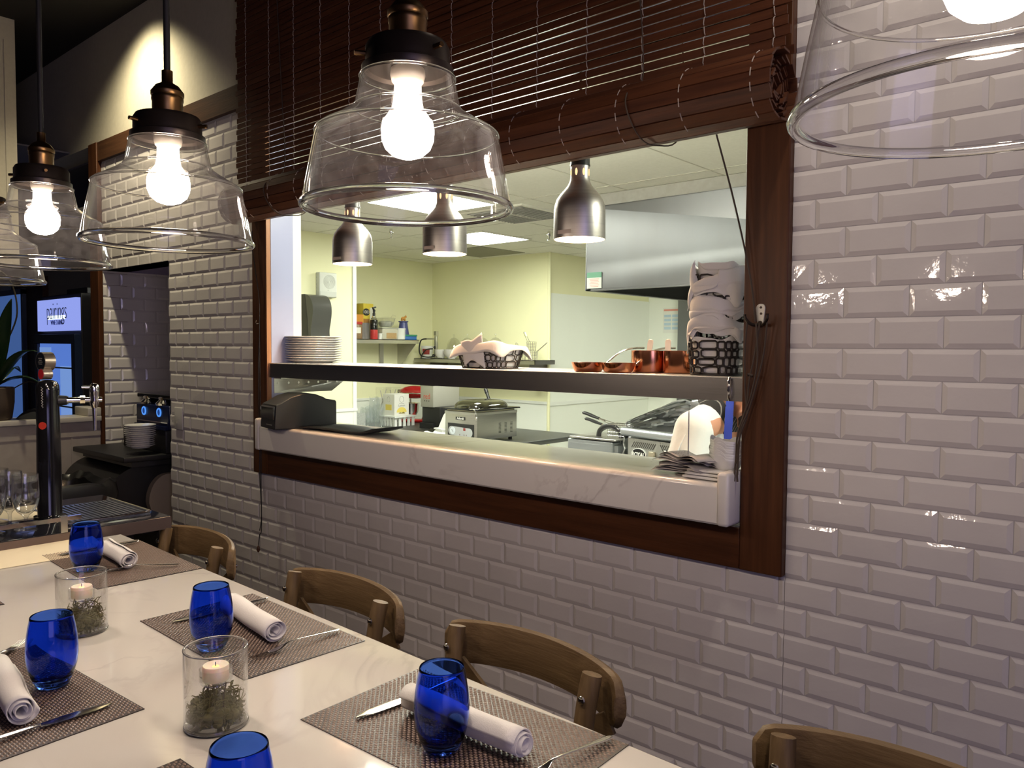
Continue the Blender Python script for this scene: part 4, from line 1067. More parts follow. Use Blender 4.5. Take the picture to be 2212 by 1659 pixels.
tag(bx.build('knock_box', 'black', loc=(-3.89, .17, 1.0105)), 'plain black box under the coffee machine in the alcove', 'box')
cm = thing('coffee_machine', 'black coffee machine with two glowing blue round logos in the alcove', 'coffee machine', (-3.80, .15, 1.142))
w = MB(); w.rbox(-.21, .21, -.13, .22, .0, .135, .01); w.box(-.20, .20, -.145, .15, -.0005, .02); w.build('body', mat('coffee_navy', (.006, .012, .05), .3), cm)
w = MB(); w.box(-.195, .195, -.1325, -.130, .036, .042); w.build('trim_strip', 'chrome', cm)
w = MB(); w.rbox(-.22, .22, -.12, .2, .168, .195, .008); w.box(-.20, .20, -.06, .18, .13, .17); w.build('lid', 'black_gloss', cm)
for s_ in (-.098, .095):
    w = MB(); w.tube([(s_ + .022 * cos(a), -.1335, .095 + .022 * sin(a)) for a in [k * pi / 12 for k in range(24)]], .0042, 6, closed=True); w.build('logo_ring', emis('blue_logo_ring', (.10, .34, 1.0), .9), cm)  # ring of a round blue logo, its glow put in as emission
    w = MB(); w.cyl((s_, -.130, .095), (s_, -.134, .095), .017, n=20); w.build('button', emis('blue_logo_face', (.03, .10, .42), .5), cm)  # face of the same logo, also emissive
    w = MB(); w.lathe([(0, 0), (.045, .0), (.050, .012), (.030, .03), (.034, .045), (.02, .05), (0, .05)], 20, (s_, -.10, .135)); w.tube([(s_ - .05, -.10, .14), (s_ + .05, -.12, .145)], .005, 6); w.build('brew_head', 'chrome', cm)
def plate_stack(n, r, x, y, z, label, group, cat='plate', step=.0105, name='plate', material='china', rim=.0):
    w = MB(); w.lathe([(0, .003), (r * .55, .003), (r * .60, .0), (r * .64, .0), (r * .68, .004), (r * .97, .0125), (r, .0145), (r * .995, .0160), (r * .95, .0150), (r * .66, .0075), (0, .006)], 44)
    o0 = w.build(name, material, smooth=50); rnd = random.Random(n)
    for k in range(n):
        o = o0 if k == 0 else o0.copy()
        if k: COL.objects.link(o)
        o.location = (x + rnd.uniform(-.002, .002), y + rnd.uniform(-.002, .002), z + k * step)
        nth = ('bottom', 'second', 'third', 'fourth', 'fifth', 'sixth', 'seventh', 'eighth', 'ninth', 'tenth', 'eleventh', 'twelfth')
        pos = 'topmost' if k == n - 1 else ('bottom' if k == 0 else nth[k] + ' from the bottom')
        tag(o, label % pos, cat, group)
plate_stack(8, .075, -3.715, -.085, 1.0458, 'small cream plate, %s of the lower alcove stack', 'small plates stacked in the coffee alcove', step=.0112)
plate_stack(6, .082, -3.715, -.085, 1.0108 + 8 * .0112 + .002, 'larger cream saucer, %s of the upper alcove stack', 'saucers on the plate stack in the alcove', step=.0112, name='saucer')

# ---------------------------------------------------------------- things on the pass shelf and the marble ledge
SZ = 1.5381
plate_stack(11, .132, -2.44, .185, SZ, 'white dinner plate, %s of the stack on the pass shelf', 'dinner plates stacked on the pass shelf', step=.0108, name='dinner_plate')

def wire_basket(name, label, x, y, z, wx, wy, h, flare, group, rows=3, material='basket_wire', rz=0.0, seed=1, r=.0021):
    rnd = random.Random(seed)
    t = thing(name, label, 'basket', (x, y, z), rz, group)
    def P(u, v):   # u around, v up; rounded rectangle
        s_ = lerp(1.0, flare, v); a = 2 * pi * u; c_, s2 = cos(a), sin(a)
        return Vector((wx * s_ * math.copysign(abs(c_) ** .55, c_), wy * s_ * math.copysign(abs(s2) ** .55, s2), h * v))
    w = MB()
    w.tube([P(k / 48, 0) for k in range(48)], r, 6, closed=True)
    n = int(2 * (wx + wy) * 2 / .030)
    for j in range(rows):
        v0, v1 = j / rows, (j + 1) / rows; u = rnd.random() * .1; k = 0
        while k < n:
            du = 1.0 / n; a, b = u + k * du + du * rnd.uniform(.04, .12), u + (k + 1) * du - du * rnd.uniform(.02, .10)
            lo, hi = v0 + rnd.uniform(.0, .05), v1 - rnd.uniform(-.02, .05); m1, m2 = .2 * (b - a), .2 * (hi - lo)
            loop = []
            for (pa, pv) in ((a + m1, lo), (b - m1, lo), (b, lo + m2), (b, hi - m2), (b - m1, hi), (a + m1, hi), (a, hi - m2), (a, lo + m2)): loop.append(P(pa, pv))
            fine = []
            for i in range(8):
                p, q = loop[i], loop[(i + 1) % 8]; fine += [p, p.lerp(q, .5)]
            w.tube(fine, r, 6, closed=True); k += 1
    for k in range(8): w.tube([P(k / 16, 0), P(.5 - k / 16, 0)] if k else [P(0, 0), P(.5, 0)], r, 5)
    w.build('wire_frame', material, t)
    return t
M['basket_wire'] = mat('dark_basket_wire', (.022, .015, .012), .45, .3)
def drape(t, name, fn, nu=40, nv=24, material='cloth'):
    w = MB(); w.surf(fn, nu, nv); return w.build(name, material, t, thick=.0016, smooth=70)
def liner(t, name, wx, wy, h, flare, over, seed, peak=None, droop=.03):
    """cloth lining a basket: follows its inside, stands over the rim and falls in corners outside"""
    rnd = random.Random(seed); ph = [rnd.uniform(0, 6) for _ in range(6)]
    def fn(u, v):
        a = 2 * pi * u; c_, s2 = cos(a), sin(a)
        cs = math.copysign(abs(c_) ** .6, c_); sn = math.copysign(abs(s2) ** .6, s2)
        if v < .5:
            q = v / .5; s_ = lerp(.94, flare * .96, q); return (wx * s_ * cs, wy * s_ * sn, .004 + h * q)
        q = (v - .5) / .5; wob = .5 + .5 * sin(2 * a + ph[0]) + .25 * sin(5 * a + ph[1]); cor = abs(sin(2 * a)) ** 3
        s_ = flare * .97 + (.16 + .10 * wob + .22 * cor) * q * over
        z = h + .012 * sin(pi * q) * (1 + wob) - droop * q * q * (.3 + wob + 1.6 * cor)
        if peak:
            d = abs(((u - peak[0] + .5) % 1) - .5); z += peak[1] * math.exp(-(d / .07) ** 2) * q
        return (wx * s_ * cs, wy * s_ * sn, z)
    return drape(t, name, fn, 96, 22)
b1 = wire_basket('wire_basket', 'single wire bread basket lined with white cloth, glowing under the middle heat lamp', -1.245, .135, SZ + .002, .098, .075, .070, 1.22, 'wire bread baskets on the pass shelf', 3, seed=4)
ln = liner(b1, 'cloth_liner', .098, .075, .070, 1.22, .9, 5, (.86, .035), .02)
w = MB(); w.surf(lambda u, v: (lerp(-.055, .045, u) + .02 * v, -.098 - .006 * sin(4 * u) , lerp(.084, .030, v) * (1 - .2 * abs(u - .4)) + .045 * max(0, u - .6) * (1 - v) * 2 - .030 * (abs(u - .45) ** 1.2) * 2 * v + .018 * (1 - v)), 14, 12); w.build('cloth_corner', 'cloth', b1, thick=.0016)

b2 = wire_basket('wire_basket', 'bottom wire bread basket of the stack beside the copper pots', -.300, .085, SZ + .003, .068, .066, .094, 1.10, 'wire bread baskets on the pass shelf', 4, seed=7, r=.0027)
liner(b2, 'cloth_liner', .060, .060, .088, 1.10, .10, 21, None, .0)
def fold_layer(b, z0, z1, amp, seed, pts, lift=0.0, open_=None):
    """a napkin hanging over the basket rim: bulging fold on top, loose corners below"""
    rnd = random.Random(seed); p1, p2, p3 = (rnd.uniform(0, 6) for _ in range(3))
    def fn(u, v):
        a = 2 * pi * u
        cs = math.copysign(abs(cos(a)) ** .7, cos(a)); sn = math.copysign(abs(sin(a)) ** .7, sin(a))
        bul = sin(pi * min(1, v * 1.15)) * .14
        r = .92 + bul + .05 * sin(3 * a + p1) * v + .035 * sin(6 * a + p2) * v + .03 * v
        drop = sum(h * math.exp(-((((a - c + pi) % (2 * pi)) - pi) / wd) ** 2) for c, h, wd in pts)
        flare = sum(.5 * h / .05 * .30 * math.exp(-((((a - c + pi) % (2 * pi)) - pi) / wd) ** 2) for c, h, wd in pts)
        top = z1 + .012 * sin(2 * a + p3) + lift * math.exp(-((((a - 1.25 * pi + pi) % (2 * pi)) - pi) / .35) ** 2)
        if open_ and open_[0] < a < open_[1]:
            q = sin(pi * (a - open_[0]) / (open_[1] - open_[0])); top -= open_[2] * q ** .5
        bot = z0 + .008 * sin(4 * a + p1) - drop
        z = lerp(top, bot, v) + amp * sin(9 * v + 2 * a + p2)
        r += flare * v * v
        return (.074 * r * cs, .072 * r * sn, z)
    return drape(b, 'cloth_fold', fn, 96, 22)
zb = SZ + .070
specs = (('second', .050, .092, 61, [(1.10 * pi, .055, .22), (1.92 * pi, .035, .30)], .0, None),
         ('third', .036, .090, 72, [(1.07 * pi, .030, .25), (1.62 * pi, .016, .22)], .0, None),
         ('topmost', .040, .118, 85, [(1.06 * pi, .080, .16), (1.85 * pi, .030, .35)], .020, (1.22 * pi, 1.58 * pi, .052)))
for k, (nm, z0, z1, sd, pts, lift, op) in enumerate(specs):
    b = wire_basket('wire_basket', '%s wire bread basket beside the copper pots, wrapped in white cloth' % nm, -.300 + (.0, .002, .004)[k], .085, zb, .060, .058, .098, 1.10, 'wire bread baskets on the pass shelf', 3, seed=10 + k, r=.0024)
    if op: liner(b, 'cloth_liner', .055, .053, .108, 1.06, .12, 31 + k, (.62, .030), .0)
    fold_layer(b, z0, z1, .0035, sd, pts, lift, op)
    fold_layer(b, z0 - .012 + .02, z1 - .030, .003, sd + 7, [(c + .5, h * .6, wd) for c, h, wd in pts])
    zb += .058

def fry_pan(x, y, r, label, ang):
    t = thing('frying_pan', label, 'pan', (x, y, SZ + .0005), ang, 'copper frying pans on the pass shelf')
    h = .030
    w = MB(); w.lathe([(0, 0), (r * .74, 0), (r * .82, .003), (r * .92, .012), (r, h), (r + .0015, h + .0008)], 48); w.build('pan_body', 'copper', t)
    w = MB(); w.lathe([(r + .0015, h + .0008), (r - .001, h), (r * .90, .013), (r * .80, .005), (0, .004)], 48); w.build('pan_inside', 'tin', t)
    w = MB(); w.tube(bez([(r * .97, 0, h * .72), (r + .012, 0, h + .004), (r + .05, 0, h + .034), (r + .09, 0, h + .046), (r + .125, 0, h + .047)], 6), [.0045] * 8 + [.0055] * 17, 8, flat=(.6, 1.5)); w.build('handle', 'silver', t)
    return t
fry_pan(-.735, .05, .054, 'shallow copper frying pan with upswept handle at the left of the copper pans', radians(42))
fry_pan(-.620, .05, .053, 'second shallow copper frying pan touching the first copper pot', radians(44))
def copper_pot(x, y, r, h, label, angs):
    t = thing('copper_pot', label, 'pot', (x, y, SZ + .0005), 0, 'copper saucepans on the pass shelf')
    w = MB(); w.lathe([(0, 0), (r - .004, 0), (r - .001, .002), (r, .006), (r, h), (r + .0015, h + .001)], 56); w.build('pot_body', 'copper', t)
    w = MB(); w.lathe([(r + .0015, h + .001), (r - .002, h), (r - .002, .008), (0, .004)], 56); w.build('pot_inside', 'tin', t)
    for (px_, py_, lean) in angs:
        w = MB(); R_ = rot(radians(-8), radians(lean), 0); c = Vector((px_, py_, h * .5))
        prof = [(-.0075, 0), (.0075, 0), (.0105, .052 + h * .5), (.0095, .060 + h * .5), (.005, .064 + h * .5), (-.005, .064 + h * .5), (-.0095, .060 + h * .5), (-.0105, .052 + h * .5)]
        pts = [c + R_ @ Vector((p[0], -.0012, p[1] - h * .4)) for p in prof] + [c + R_ @ Vector((p[0], .0012, p[1] - h * .4)) for p in prof]
        w.add(pts, [tuple(range(7, -1, -1)), tuple(range(8, 16))] + [(i, (i + 1) % 8, 8 + (i + 1) % 8, 8 + i) for i in range(8)])
        o = w.build('spreader', mat('butter_knife_steel', (.62, .55, .48), .35, .8), loc=(x, y, SZ + .0005), bevel=.0006)
        tag(o, 'flat metal spatula standing in ' + label.split(' copper')[0] + ' copper pot, ' + ('leaning right' if lean > 8 else 'upright'), 'spatula', 'spatulas in the copper pots')
    return t
copper_pot(-.570, .150, .0565, .068, 'left copper saucepan on the pass shelf between frying pan and second pot', [(-.018, .020, 4)])
copper_pot(-.456, .150, .0565, .068, 'right copper saucepan on the pass shelf against the wire baskets', [(-.042, -.012, -3), (.020, .025, 4), (.036, .010, 20)])

LZ = 1.2552
rp = thing('receipt_printer', 'black receipt printer on the left end of the marble ledge', 'printer', (-2.300, .0, LZ), radians(-12))
w = MB()
prof = [(-.135, .0), (-.135, .018), (-.128, .105), (-.10, .118), (-.06, .140), (-.01, .152), (.05, .150), (.09, .135), (.10, .128), (.145, .120), (.150, .112), (.150, .0)]
w.prism(prof, -.088, .088, 'x'); w.build('housing', 'black', rp, bevel=.004)
w = MB(); w.prism([(-.139, .045), (-.139, .094), (-.130, .100), (-.120, .045)], -.080, .080, 'x'); w.build('front_panel', 'black_gloss', rp)
w = MB(); w.box(-.01, .055, -.138, -.134, .017, .020); w.build('paper_slot', mat('slot_silver', (.4, .38, .34), .3, .8), rp)
w = MB(); w.box(-.078, -.066, -.1395, -.1385, .078, .092); w.build('status_mark', mat('grey_print', (.35, .35, .36), .5), rp)
bm_ = MB(); 
def matf(u, v):
    x = lerp(-.235, .235, u); y = lerp(-.085, .085, v); curl = .022 * max(0, (u - .78) / .22) ** 1.6; wv = .006 * sin(u * 5)
    return (x, y, .004 + max(0, wv) + curl)
bm_.surf(matf, 30, 8)
tag(bm_.build('rubber_mat', 'rubber', loc=(-1.975, .045, LZ + .003), rz=radians(3), thick=.007, smooth=60), 'long black rubber bar mat with a curled end on the marble ledge', 'mat')

# spiked order slips
sp = thing('order_spike', 'thin metal order spike stacked with printed paper slips', 'spike', (-.345, .0, LZ))
w = MB(); w.lathe([(0, 0), (.036, 0), (.036, .004), (.006, .008), (.0018, .012), (.0016, .175), (.0002, .186), (0, .186)], 20); w.build('needle', 'steel_d', sp)
slip = None; rnd = random.Random(12)
SLM = mat('order_slip', (.52, .49, .45), .9); INK = mat('faded_ink', (.13, .12, .11), .8)
for k in range(13):
    ang = rnd.uniform(-.55, .55) + (pi if rnd.random() < .3 else 0); L_, W_ = rnd.uniform(.075, .098), .036; amp = rnd.uniform(.004, .012) + .0012 * k; ph = rnd.uniform(0, 3)
    def sf(u, v, L_=L_, W_=W_, amp=amp, ph=ph):
        x = lerp(-L_, L_, u); y = lerp(-W_, W_, v); e_ = abs(x) / L_
        return (x, y, amp * sin(e_ * 2.3 + .3 * ph) * e_ + .003 * sin(3 * u + ph) * v - .006 * e_ * e_)
    w = MB(); w.surf(sf, 14, 5)
    o = w.build('order_slip', SLM, loc=(-.345 + rnd.uniform(-.012, .012), rnd.uniform(-.02, .012), LZ + .012 + k * .0036), rz=ang, thick=.0004, smooth=60)
    tag(o, 'crumpled paper order slip on the spike, ' + ('topmost' if k == 12 else 'bottom' if k == 0 else 'number %d from the bottom' % (k + 1)) + ' of the pile', 'paper slip', 'order slips on the spike')
    if k == 12:
        w = MB()
        for i in range(7):
            for j in range(5):
                if rnd.random() < .75:
                    u0 = .12 + i * .055; v0 = .15 + j * .14; a_ = Vector(sf(u0, v0)); b_ = Vector(sf(u0 + .012, v0)); c_ = Vector(sf(u0 + .012, v0 + rnd.uniform(.05, .11))); d_ = Vector(sf(u0, v0 + .06))
                    up = Vector((0, 0, .0008)); w.add([a_ + up, b_ + up, c_ + up, d_ + up], [(0, 1, 2, 3)])
        w.build('printed_text', INK, o, smooth=0)
nb = None
for k in range(3):
    w = MB(); w.surf(lambda u, v, k=k: (lerp(-.065, .065, u), lerp(-.05, .05, v), .0045 * (k + .5) + .002 * sin(3 * u + k) * v), 10, 8)
    o = w.build('folded_napkin', 'cloth', loc=(-.262 + .003 * k, -.012 + .006 * k, LZ + .0035 + k * .004), rz=radians(-3 + 2 * k), thick=.0055, smooth=60)
    tag(o, 'folded white napkin under the bowls, ' + ('topmost', 'middle', 'bottom')[2 - k] + ' of three', 'napkin', 'folded napkins under the bowls')
def lily_bowl():
    w = MB(); n = 48; R0 = .048
    def rr(a): return 1 + .05 * cos(4 * a)
    rings = []
    for (q, z) in ((.0, .0), (.45, .0), (.52, .003), (.72, .011), (.90, .024), (1.0, .037), (.985, .038), (.88, .0265), (.70, .0145), (.5, .0075), (.0, .006)):
        rings.append([(R0 * q * rr(a) * cos(a) + 1e-5 * cos(a), R0 * q * rr(a) * sin(a) + 1e-5 * sin(a), z + (.010 * max(0, cos(4 * a)) * (q ** 4) if q > .6 else 0)) for a in [2 * pi * k / n for k in range(n)]])
    w.loft(rings, True, True, True); return w.build('sauce_bowl', 'china', smooth=60)
bo0 = lily_bowl(); rnd = random.Random(3)
for k in range(8):
    o = bo0 if k == 0 else bo0.copy()
    if k: COL.objects.link(o)
    o.location = (-.238 + rnd.uniform(-.0015, .0015), .018, LZ + .0185 + k * .0070); o.rotation_euler = (radians(-4), radians(3), rnd.uniform(-.1, .1))
    tag(o, 'small white pointed bowl, %s of the stack on the ledge' % ('topmost' if k == 7 else 'bottom' if k == 0 else ('second', 'third', 'fourth', 'fifth', 'sixth', 'seventh')[k - 1] + ' from the bottom'), 'bowl', 'small white bowls stacked on the ledge')

# ---------------------------------------------------------------- kitchen furniture and equipment
def worktable(name, label, x0, x1, y0, y1, z):
    t = thing(name, label, 'worktable', ((x0 + x1) / 2, (y0 + y1) / 2, 0)); hx, hy = (x1 - x0) / 2, (y1 - y0) / 2
    w = MB(); w.rbox(-hx, hx, -hy, hy, z - .04, z, .006); w.build('tabletop', 'steel_h', t)
    for sx in (-1, 1):
        for sy in (-1, 1):
            w = MB(); w.cyl((sx * (hx - .05), sy * (hy - .05), 0), (sx * (hx - .05), sy * (hy - .05), z - .04), .02, n=12); w.build('leg', 'steel', t)
    w = MB(); w.box(-hx + .04, hx - .04, -hy + .04, hy - .04, .25, .27); w.build('undershelf', 'steel_h', t)
    return t
worktable('steel_worktable', 'stainless steel worktable under the vacuum sealer along the back wall', -5.60, -3.36, 2.36, 3.62, .86)
worktable('steel_worktable', 'low stainless steel stand carrying the fryer and griddle under the hood', -2.50, -.9, 1.80, 2.95, .78)
worktable('steel_worktable', 'stainless steel prep table where the chef works below the marble ledge', -1.0, 1.2, .262, .62, .90)

vs_ = thing('vacuum_sealer', 'stainless steel vacuum sealer with smoked domed lid and pressure gauge', 'vacuum sealer', (-3.732, 2.69, .8605))
w = MB(); w.rbox(-.18, .18, -.24, .24, .025, .245, .008); w.box(-.182, .182, -.242, .242, .222, .245); w.build('housing', 'steel', vs_, bevel=.002)
w = MB(); w.rbox(-.17, .17, -.23, .22, .245, .258, .006); w.build('gasket_rim', mat('cream_gasket', (.62, .60, .42), .5), vs_)
w = MB(); w.rbox(-.195, .20, -.255, .265, .259, .271, .008); w.build('lid_frame', 'black_gloss', vs_)
w = MB(); rg = []
for q in range(9):
    a = q / 8 * pi / 2; s_ = .30 + .70 * cos(a) ** .6 if q < 8 else .30; z = .271 + .062 * sin(a)
    ring = []
    for k in range(40):
        an = 2 * pi * k / 40; c_, sn = cos(an), sin(an); ring.append((.165 * s_ * math.copysign(abs(c_) ** .55, c_), .215 * s_ * math.copysign(abs(sn) ** .55, sn), z))
    rg.append(ring)
w.loft(rg, True, False, True); w.build('lid_dome', 'smoked', vs_, smooth=60)
w = MB(); w.box(-.145, .152, -.2425, -.240, .030, .148); fp = w.build('control_panel', 'black', vs_, bevel=.006)
w = MB(); w.prism([(-.10 + .036 * cos(a), .088 + .036 * sin(a)) for a in [radians(d) for d in range(90, 271, 15)]] + [(.10 + .036 * cos(a), .080 + .036 * sin(a)) for a in [radians(d) for d in range(-90, 91, 15)]], -.2445, -.2420, 'y'); w.build('panel_face', mat('grey_panel_face', (.42, .44, .45), .4), fp)
w = MB(); w.cyl((-.085, -.2442, .088), (-.085, -.2475, .088), .030, n=28); w.build('pressure_gauge', mat('gauge_face', (.70, .76, .82), .3), fp)
w = MB(); w.tube([(-.093, -.2480, .098), (-.075, -.2480, .076)], .0016, 5); w.build('gauge_needle', 'black', fp)
w = MB(); w.box(.035, .060, -.2455, -.244, .094, .116); w.build('display', mat('red_display', (.16, .02, .02), .4, emit=(.6, .05, .03), estr=.15), fp)
for x in (-.005, .045, .07):
    w = MB(); w.cyl((x, -.244, .060), (x, -.2458, .060), .006, n=12); w.build('button', mat('grey_button', (.25, .20, .20), .5), fp)
w = MB(); w.box(-.055, .055, -.2425, -.2402, .178, .203); np_ = w.build('name_plate', 'black', vs_, bevel=.003)
text('Adcraft', 'plate_lettering', .026, mat('plate_white', (.75, .75, .72), .4), np_, (0, -.2428, .190), (radians(90), 0, 0), .0006, sx=1.0, bold=.0006)
w = MB()
for y in (.03, .10, .17):
    for i in range(8): w.box(.1795, .1812, y - .014, y + .014, .068 + i * .011, .072 + i * .011)
w.build('vent_slots', 'darkgap', vs_, smooth=0)
w = MB(); w.tube(bez([(.12, -.256, .27), (.165, -.262, .272), (.186, -.262, .255), (.188, -.262, .225), (.178, -.25, .205)], 5), .0045, 8); w.sphere((.186, -.252, .198), (.010, .008, .016), 12, 8); w.build('latch', 'chrome', vs_)
for sx in (-1, 1):
    for sy in (-1, 1):
        w = MB(); w.cyl((sx * .14, sy * .2, 0), (sx * .14, sy * .2, .026), .016, n=12); w.build('foot', 'rubber', vs_)
w = MB(); w.rbox(-.10, .10, -.14, .12, 0, .05, .012); w.box(-.09, .09, -.05, .12, .045, .075)
sc = thing('kitchen_scale', 'white kitchen scale with tilted front left of the vacuum sealer', 'scale', (-4.09, 2.60, .8605), radians(-20))
w.build('housing', 'white', sc)
w = MB(); w.box(-.045, .055, -.004, .0, -.012, .022, ); o = w.build('display', 'black_gloss', sc, loc=(.0, -.11, .06)); o.rotation_euler = (radians(-55), 0, 0)
w = MB(); w.prism([(-.08, .0), (.08, .0), (.08, .13), (.03, .21), (-.03, .21), (-.08, .13)], -.008, .008, 'y'); o = w.build('weighing_tray', 'white', sc, loc=(.02, -.02, .06), bevel=.003); o.rotation_euler = (radians(-24), 0, 0)
lp = MB(); lp.tube([(0, 0, .0), (-.13, .05, .17)], .014, 10); lp.tube([(-.13, .05, .17), (-.155, .06, .20)], .017, 10)
tag(lp.build('whisk_handle', 'black', loc=(-3.90, 3.02, .8605 + .19)), 'dark utensil handle leaning behind the vacuum sealer', 'utensil')

im = thing('ice_cream_machine', 'tall grey kitchen machine with red digits on the front and black base', 'machine', (-4.735, 3.18, .8605))
w = MB(); w.rbox(-.09, .09, -.18, .16, .20, .405, .006); w.build('head', mat('machine_grey', (.42, .41, .36), .4, .3), im)
w = MB(); w.prism([(-.182, .400), (-.182, .410), (-.15, .448), (.16, .448), (.16, .40)], -.092, .092, 'x'); w.build('control_top', 'black', im, bevel=.003)
w = MB(); w.rbox(-.088, .16, -.16, .16, .0, .205, .006); w.box(-.09, .09, -.19, .0, .0, .05); w.build('base', 'black', im)
text('red', 'digits', .075, mat('red_digits', (.60, .12, .08), .5), im, (0, -.1808, .30), (radians(90), 0, 0), .0006, sx=.9)
w = MB()
for i in range(3): w.cyl((-.03 + i * .03, -.1802, .258), (-.03 + i * .03, -.1815, .258), .005, n=10)
w.build('buttons', 'black', im)

mx_ = thing('stand_mixer', 'red stand mixer with steel bowl between the white box and grey machine', 'mixer', (-5.275, 3.356, .8605), radians(-60))
w = MB(); w.sphere((0, -.02, .305), (.062, .165, .066), 24, 14); RED = mat('mixer_red', (.34, .008, .010), .16, coat=.6); w.build('head', RED, mx_)
w = MB(); w.tube(bez([(0, .10, .02), (0, .125, .10), (0, .12, .20), (0, .08, .28)], 5), [.052] * 8 + [.046] * 8, 16); w.rbox(-.075, .075, -.16, .18, 0, .035, .02); w.build('stand', RED, mx_)
w = MB(); w.lathe([(.0635, -.003), (.0638, .0), (.0635, .003)], 24, (0, -.02, .30)); w.tube([(.0625 * cos(a), -.02 + .166 * sin(a), .295) for a in [k * pi / 16 for k in range(32)]], .007, 6, closed=True); w.build('trim_band', 'chrome', mx_)
w = MB(); w.cyl((0, -.175, .31), (0, -.20, .31), .022, n=18); w.build('attachment_hub', 'chrome', mx_)
w = MB(); w.lathe([(0, .045), (.045, .045), (.05, .05), (.085, .11), (.096, .19), (.100, .195), (.096, .193), (.08, .11), (0, .055)], 32, (0, -.07, 0)); w.build('bowl', 'chrome', mx_)
w = MB(); w.cyl((0, -.07, .19), (0, -.07, .25), .012, n=10); w.build('shaft', 'chrome', mx_)

wc = thing('white_crate', 'small slatted white stand carrying the white cardboard box', 'crate', (-5.16, 3.00, .8605))
w = MB(); w.box(-.12, .12, -.13, .14, .085, .10)
for i in range(5): w.box(.095, .105, -.12 + i * .055, -.09 + i * .055, 0, .085); w.box(-.105 + i * .045, -.08 + i * .045, -.12, -.11, 0, .085)
w.build('stand', 'white', wc, smooth=0)
wb = thing('cardboard_box', 'white cardboard box printed with a yellow lemon half and round emblem', 'box', (-5.185, 3.005, .961))
w = MB(); w.box(-.085, .085, -.09, .092, 0, .205); w.build('carton', mat('white_carton', (.72, .71, .67), .6), wb, bevel=.001)
YEL = mat('lemon_print', (.72, .58, .13), .6); GRY = mat('grey_ink', (.30, .30, .28), .6)
w = MB(); w.prism([(.0 + .062 * cos(a), .030 + .050 * sin(a)) for a in [radians(d) for d in range(0, 181, 12)]], .0852, .0862, 'x'); w.build('lemon_print', YEL, wb, smooth=0)
w = MB(); w.prism([(-.04, .018), (-.02, .030), (.0, .024), (.02, .034), (.045, .022), (.04, .016)], .0863, .0868, 'x'); w.build('leaf_print', mat('olive_print', (.22, .17, .03), .6), wb, smooth=0)
w = MB(); w.tube([(.0862, .026 * cos(a), .155 + .030 * sin(a)) for a in [k * pi / 14 for k in range(28)]], .0018, 4, closed=True); w.box(.0852, .0862, -.03, .032, .112, .116); w.build('emblem_print', GRY, wb, smooth=0)
text('Lemon', 'box_lettering', .030, GRY, wb, (.0866, 0, .095), (radians(90), 0, radians(90)), .0004)
w = MB(); w.tube([(.0 + .020 * cos(a), -.0905, .155 + .026 * sin(a)) for a in [k * pi / 14 for k in range(28)]], .0016, 4, closed=True); w.build('side_emblem', GRY, wb, smooth=0)
w = MB(); w.box(-.045, .045, -.0915, -.0902, .05, .105); w.build('side_print', YEL, wb, smooth=0)
for i, (yy, lb) in enumerate(((2.935, 'clear jar of utensils behind the white box, nearer the bags'), (3.06, 'clear jar of utensils behind the white box, nearer the red mixer'))):
    j = thing('utensil_jar', lb, 'jar', (-5.40, yy + .09, .8605), 0, 'clear utensil jars')
    w = MB(); w.rbox(-.055, .055, -.055, .055, 0, .36, .006); w.build('jar', 'clear', j)
    w = MB(); w.tube([(-.02, -.02, .15), (.01, .03, .34)], .004, 5); w.tube([(.02, .0, .15), (-.01, -.03, .33)], .004, 5); w.build('utensils', 'steel_d', j)
bg = thing('bag_stack', 'bundle of clear plastic bags and cup sleeves beside the white box', 'plastic bags', (-5.20, 2.66, .8605))
rnd = random.Random(5)
for k in range(7):
    ph = [rnd.uniform(0, 6) for _ in range(4)]; hx = rnd.uniform(.05, .08); hz = rnd.uniform(.16, .34) if k > 2 else rnd.uniform(.12, .2); cy0 = -.17 + k * .052
    w = MB(); w.surf(lambda u, v: (hx * cos(2 * pi * u) * (1 - .25 * v) + .006 * sin(9 * u * pi + ph[0] + 5 * v), cy0 + .042 * sin(2 * pi * u) + .006 * sin(7 * pi * u + ph[1] + 8 * v), hz * v + .01 * sin(6 * u * pi + ph[2]) * v), 26, 12); w.build('bag', 'plasticfilm', bg, smooth=40)
w = MB(); w.box(-.002, .0, -.19, -.08, .02, .15); o = w.build('bag_label', mat('bag_label_print', (.48, .50, .48), .7, noise=.9, nscale=70, col2=(.22, .23, .22)), bg, smooth=0, loc=(.085, 0, 0))

# shelf on the back left wall
ws = thing('wall_shelf', 'stainless steel wall shelf crowded with jars and cans', 'shelf', (-5.69, 2.85, 1.66))
w = MB(); w.box(.0, .31, -.68, .625, .030, .036); w.box(.305, .31, -.68, .625, -.005, .036); w.box(0, .31, .62, .625, .0, .036); w.build('board', 'steel', ws, smooth=0)
w = MB(); w.prism([(.0, .0), (.30, .0), (.02, -.26), (.0, -.26)], .50, .505, 'y') if False else w.add([(.002, .60, .0), (.30, .60, .0), (.02, .60, -.26), (.002, .60, -.26), (.002, .605, .0), (.30, .605, .0), (.02, .605, -.26), (.002, .605, -.26)], [(3, 2, 1, 0), (4, 5, 6, 7), (0, 1, 5, 4), (1, 2, 6, 5), (2, 3, 7, 6), (3, 0, 4, 7)])
w.box(.002, .02, .35, .40, -.26, .0); w.build('bracket', 'steel', ws, smooth=0)
WZ = 1.6963; WX = -5.44
def on_shelf(name, label, cat, y, x=WX, rz=0.0): return thing(name, label, cat, (x, y, WZ), rz)
t = on_shelf('storage_jar', 'clear jar of tan powder with red lid at the left of the wall shelf', 'jar', 2.725)
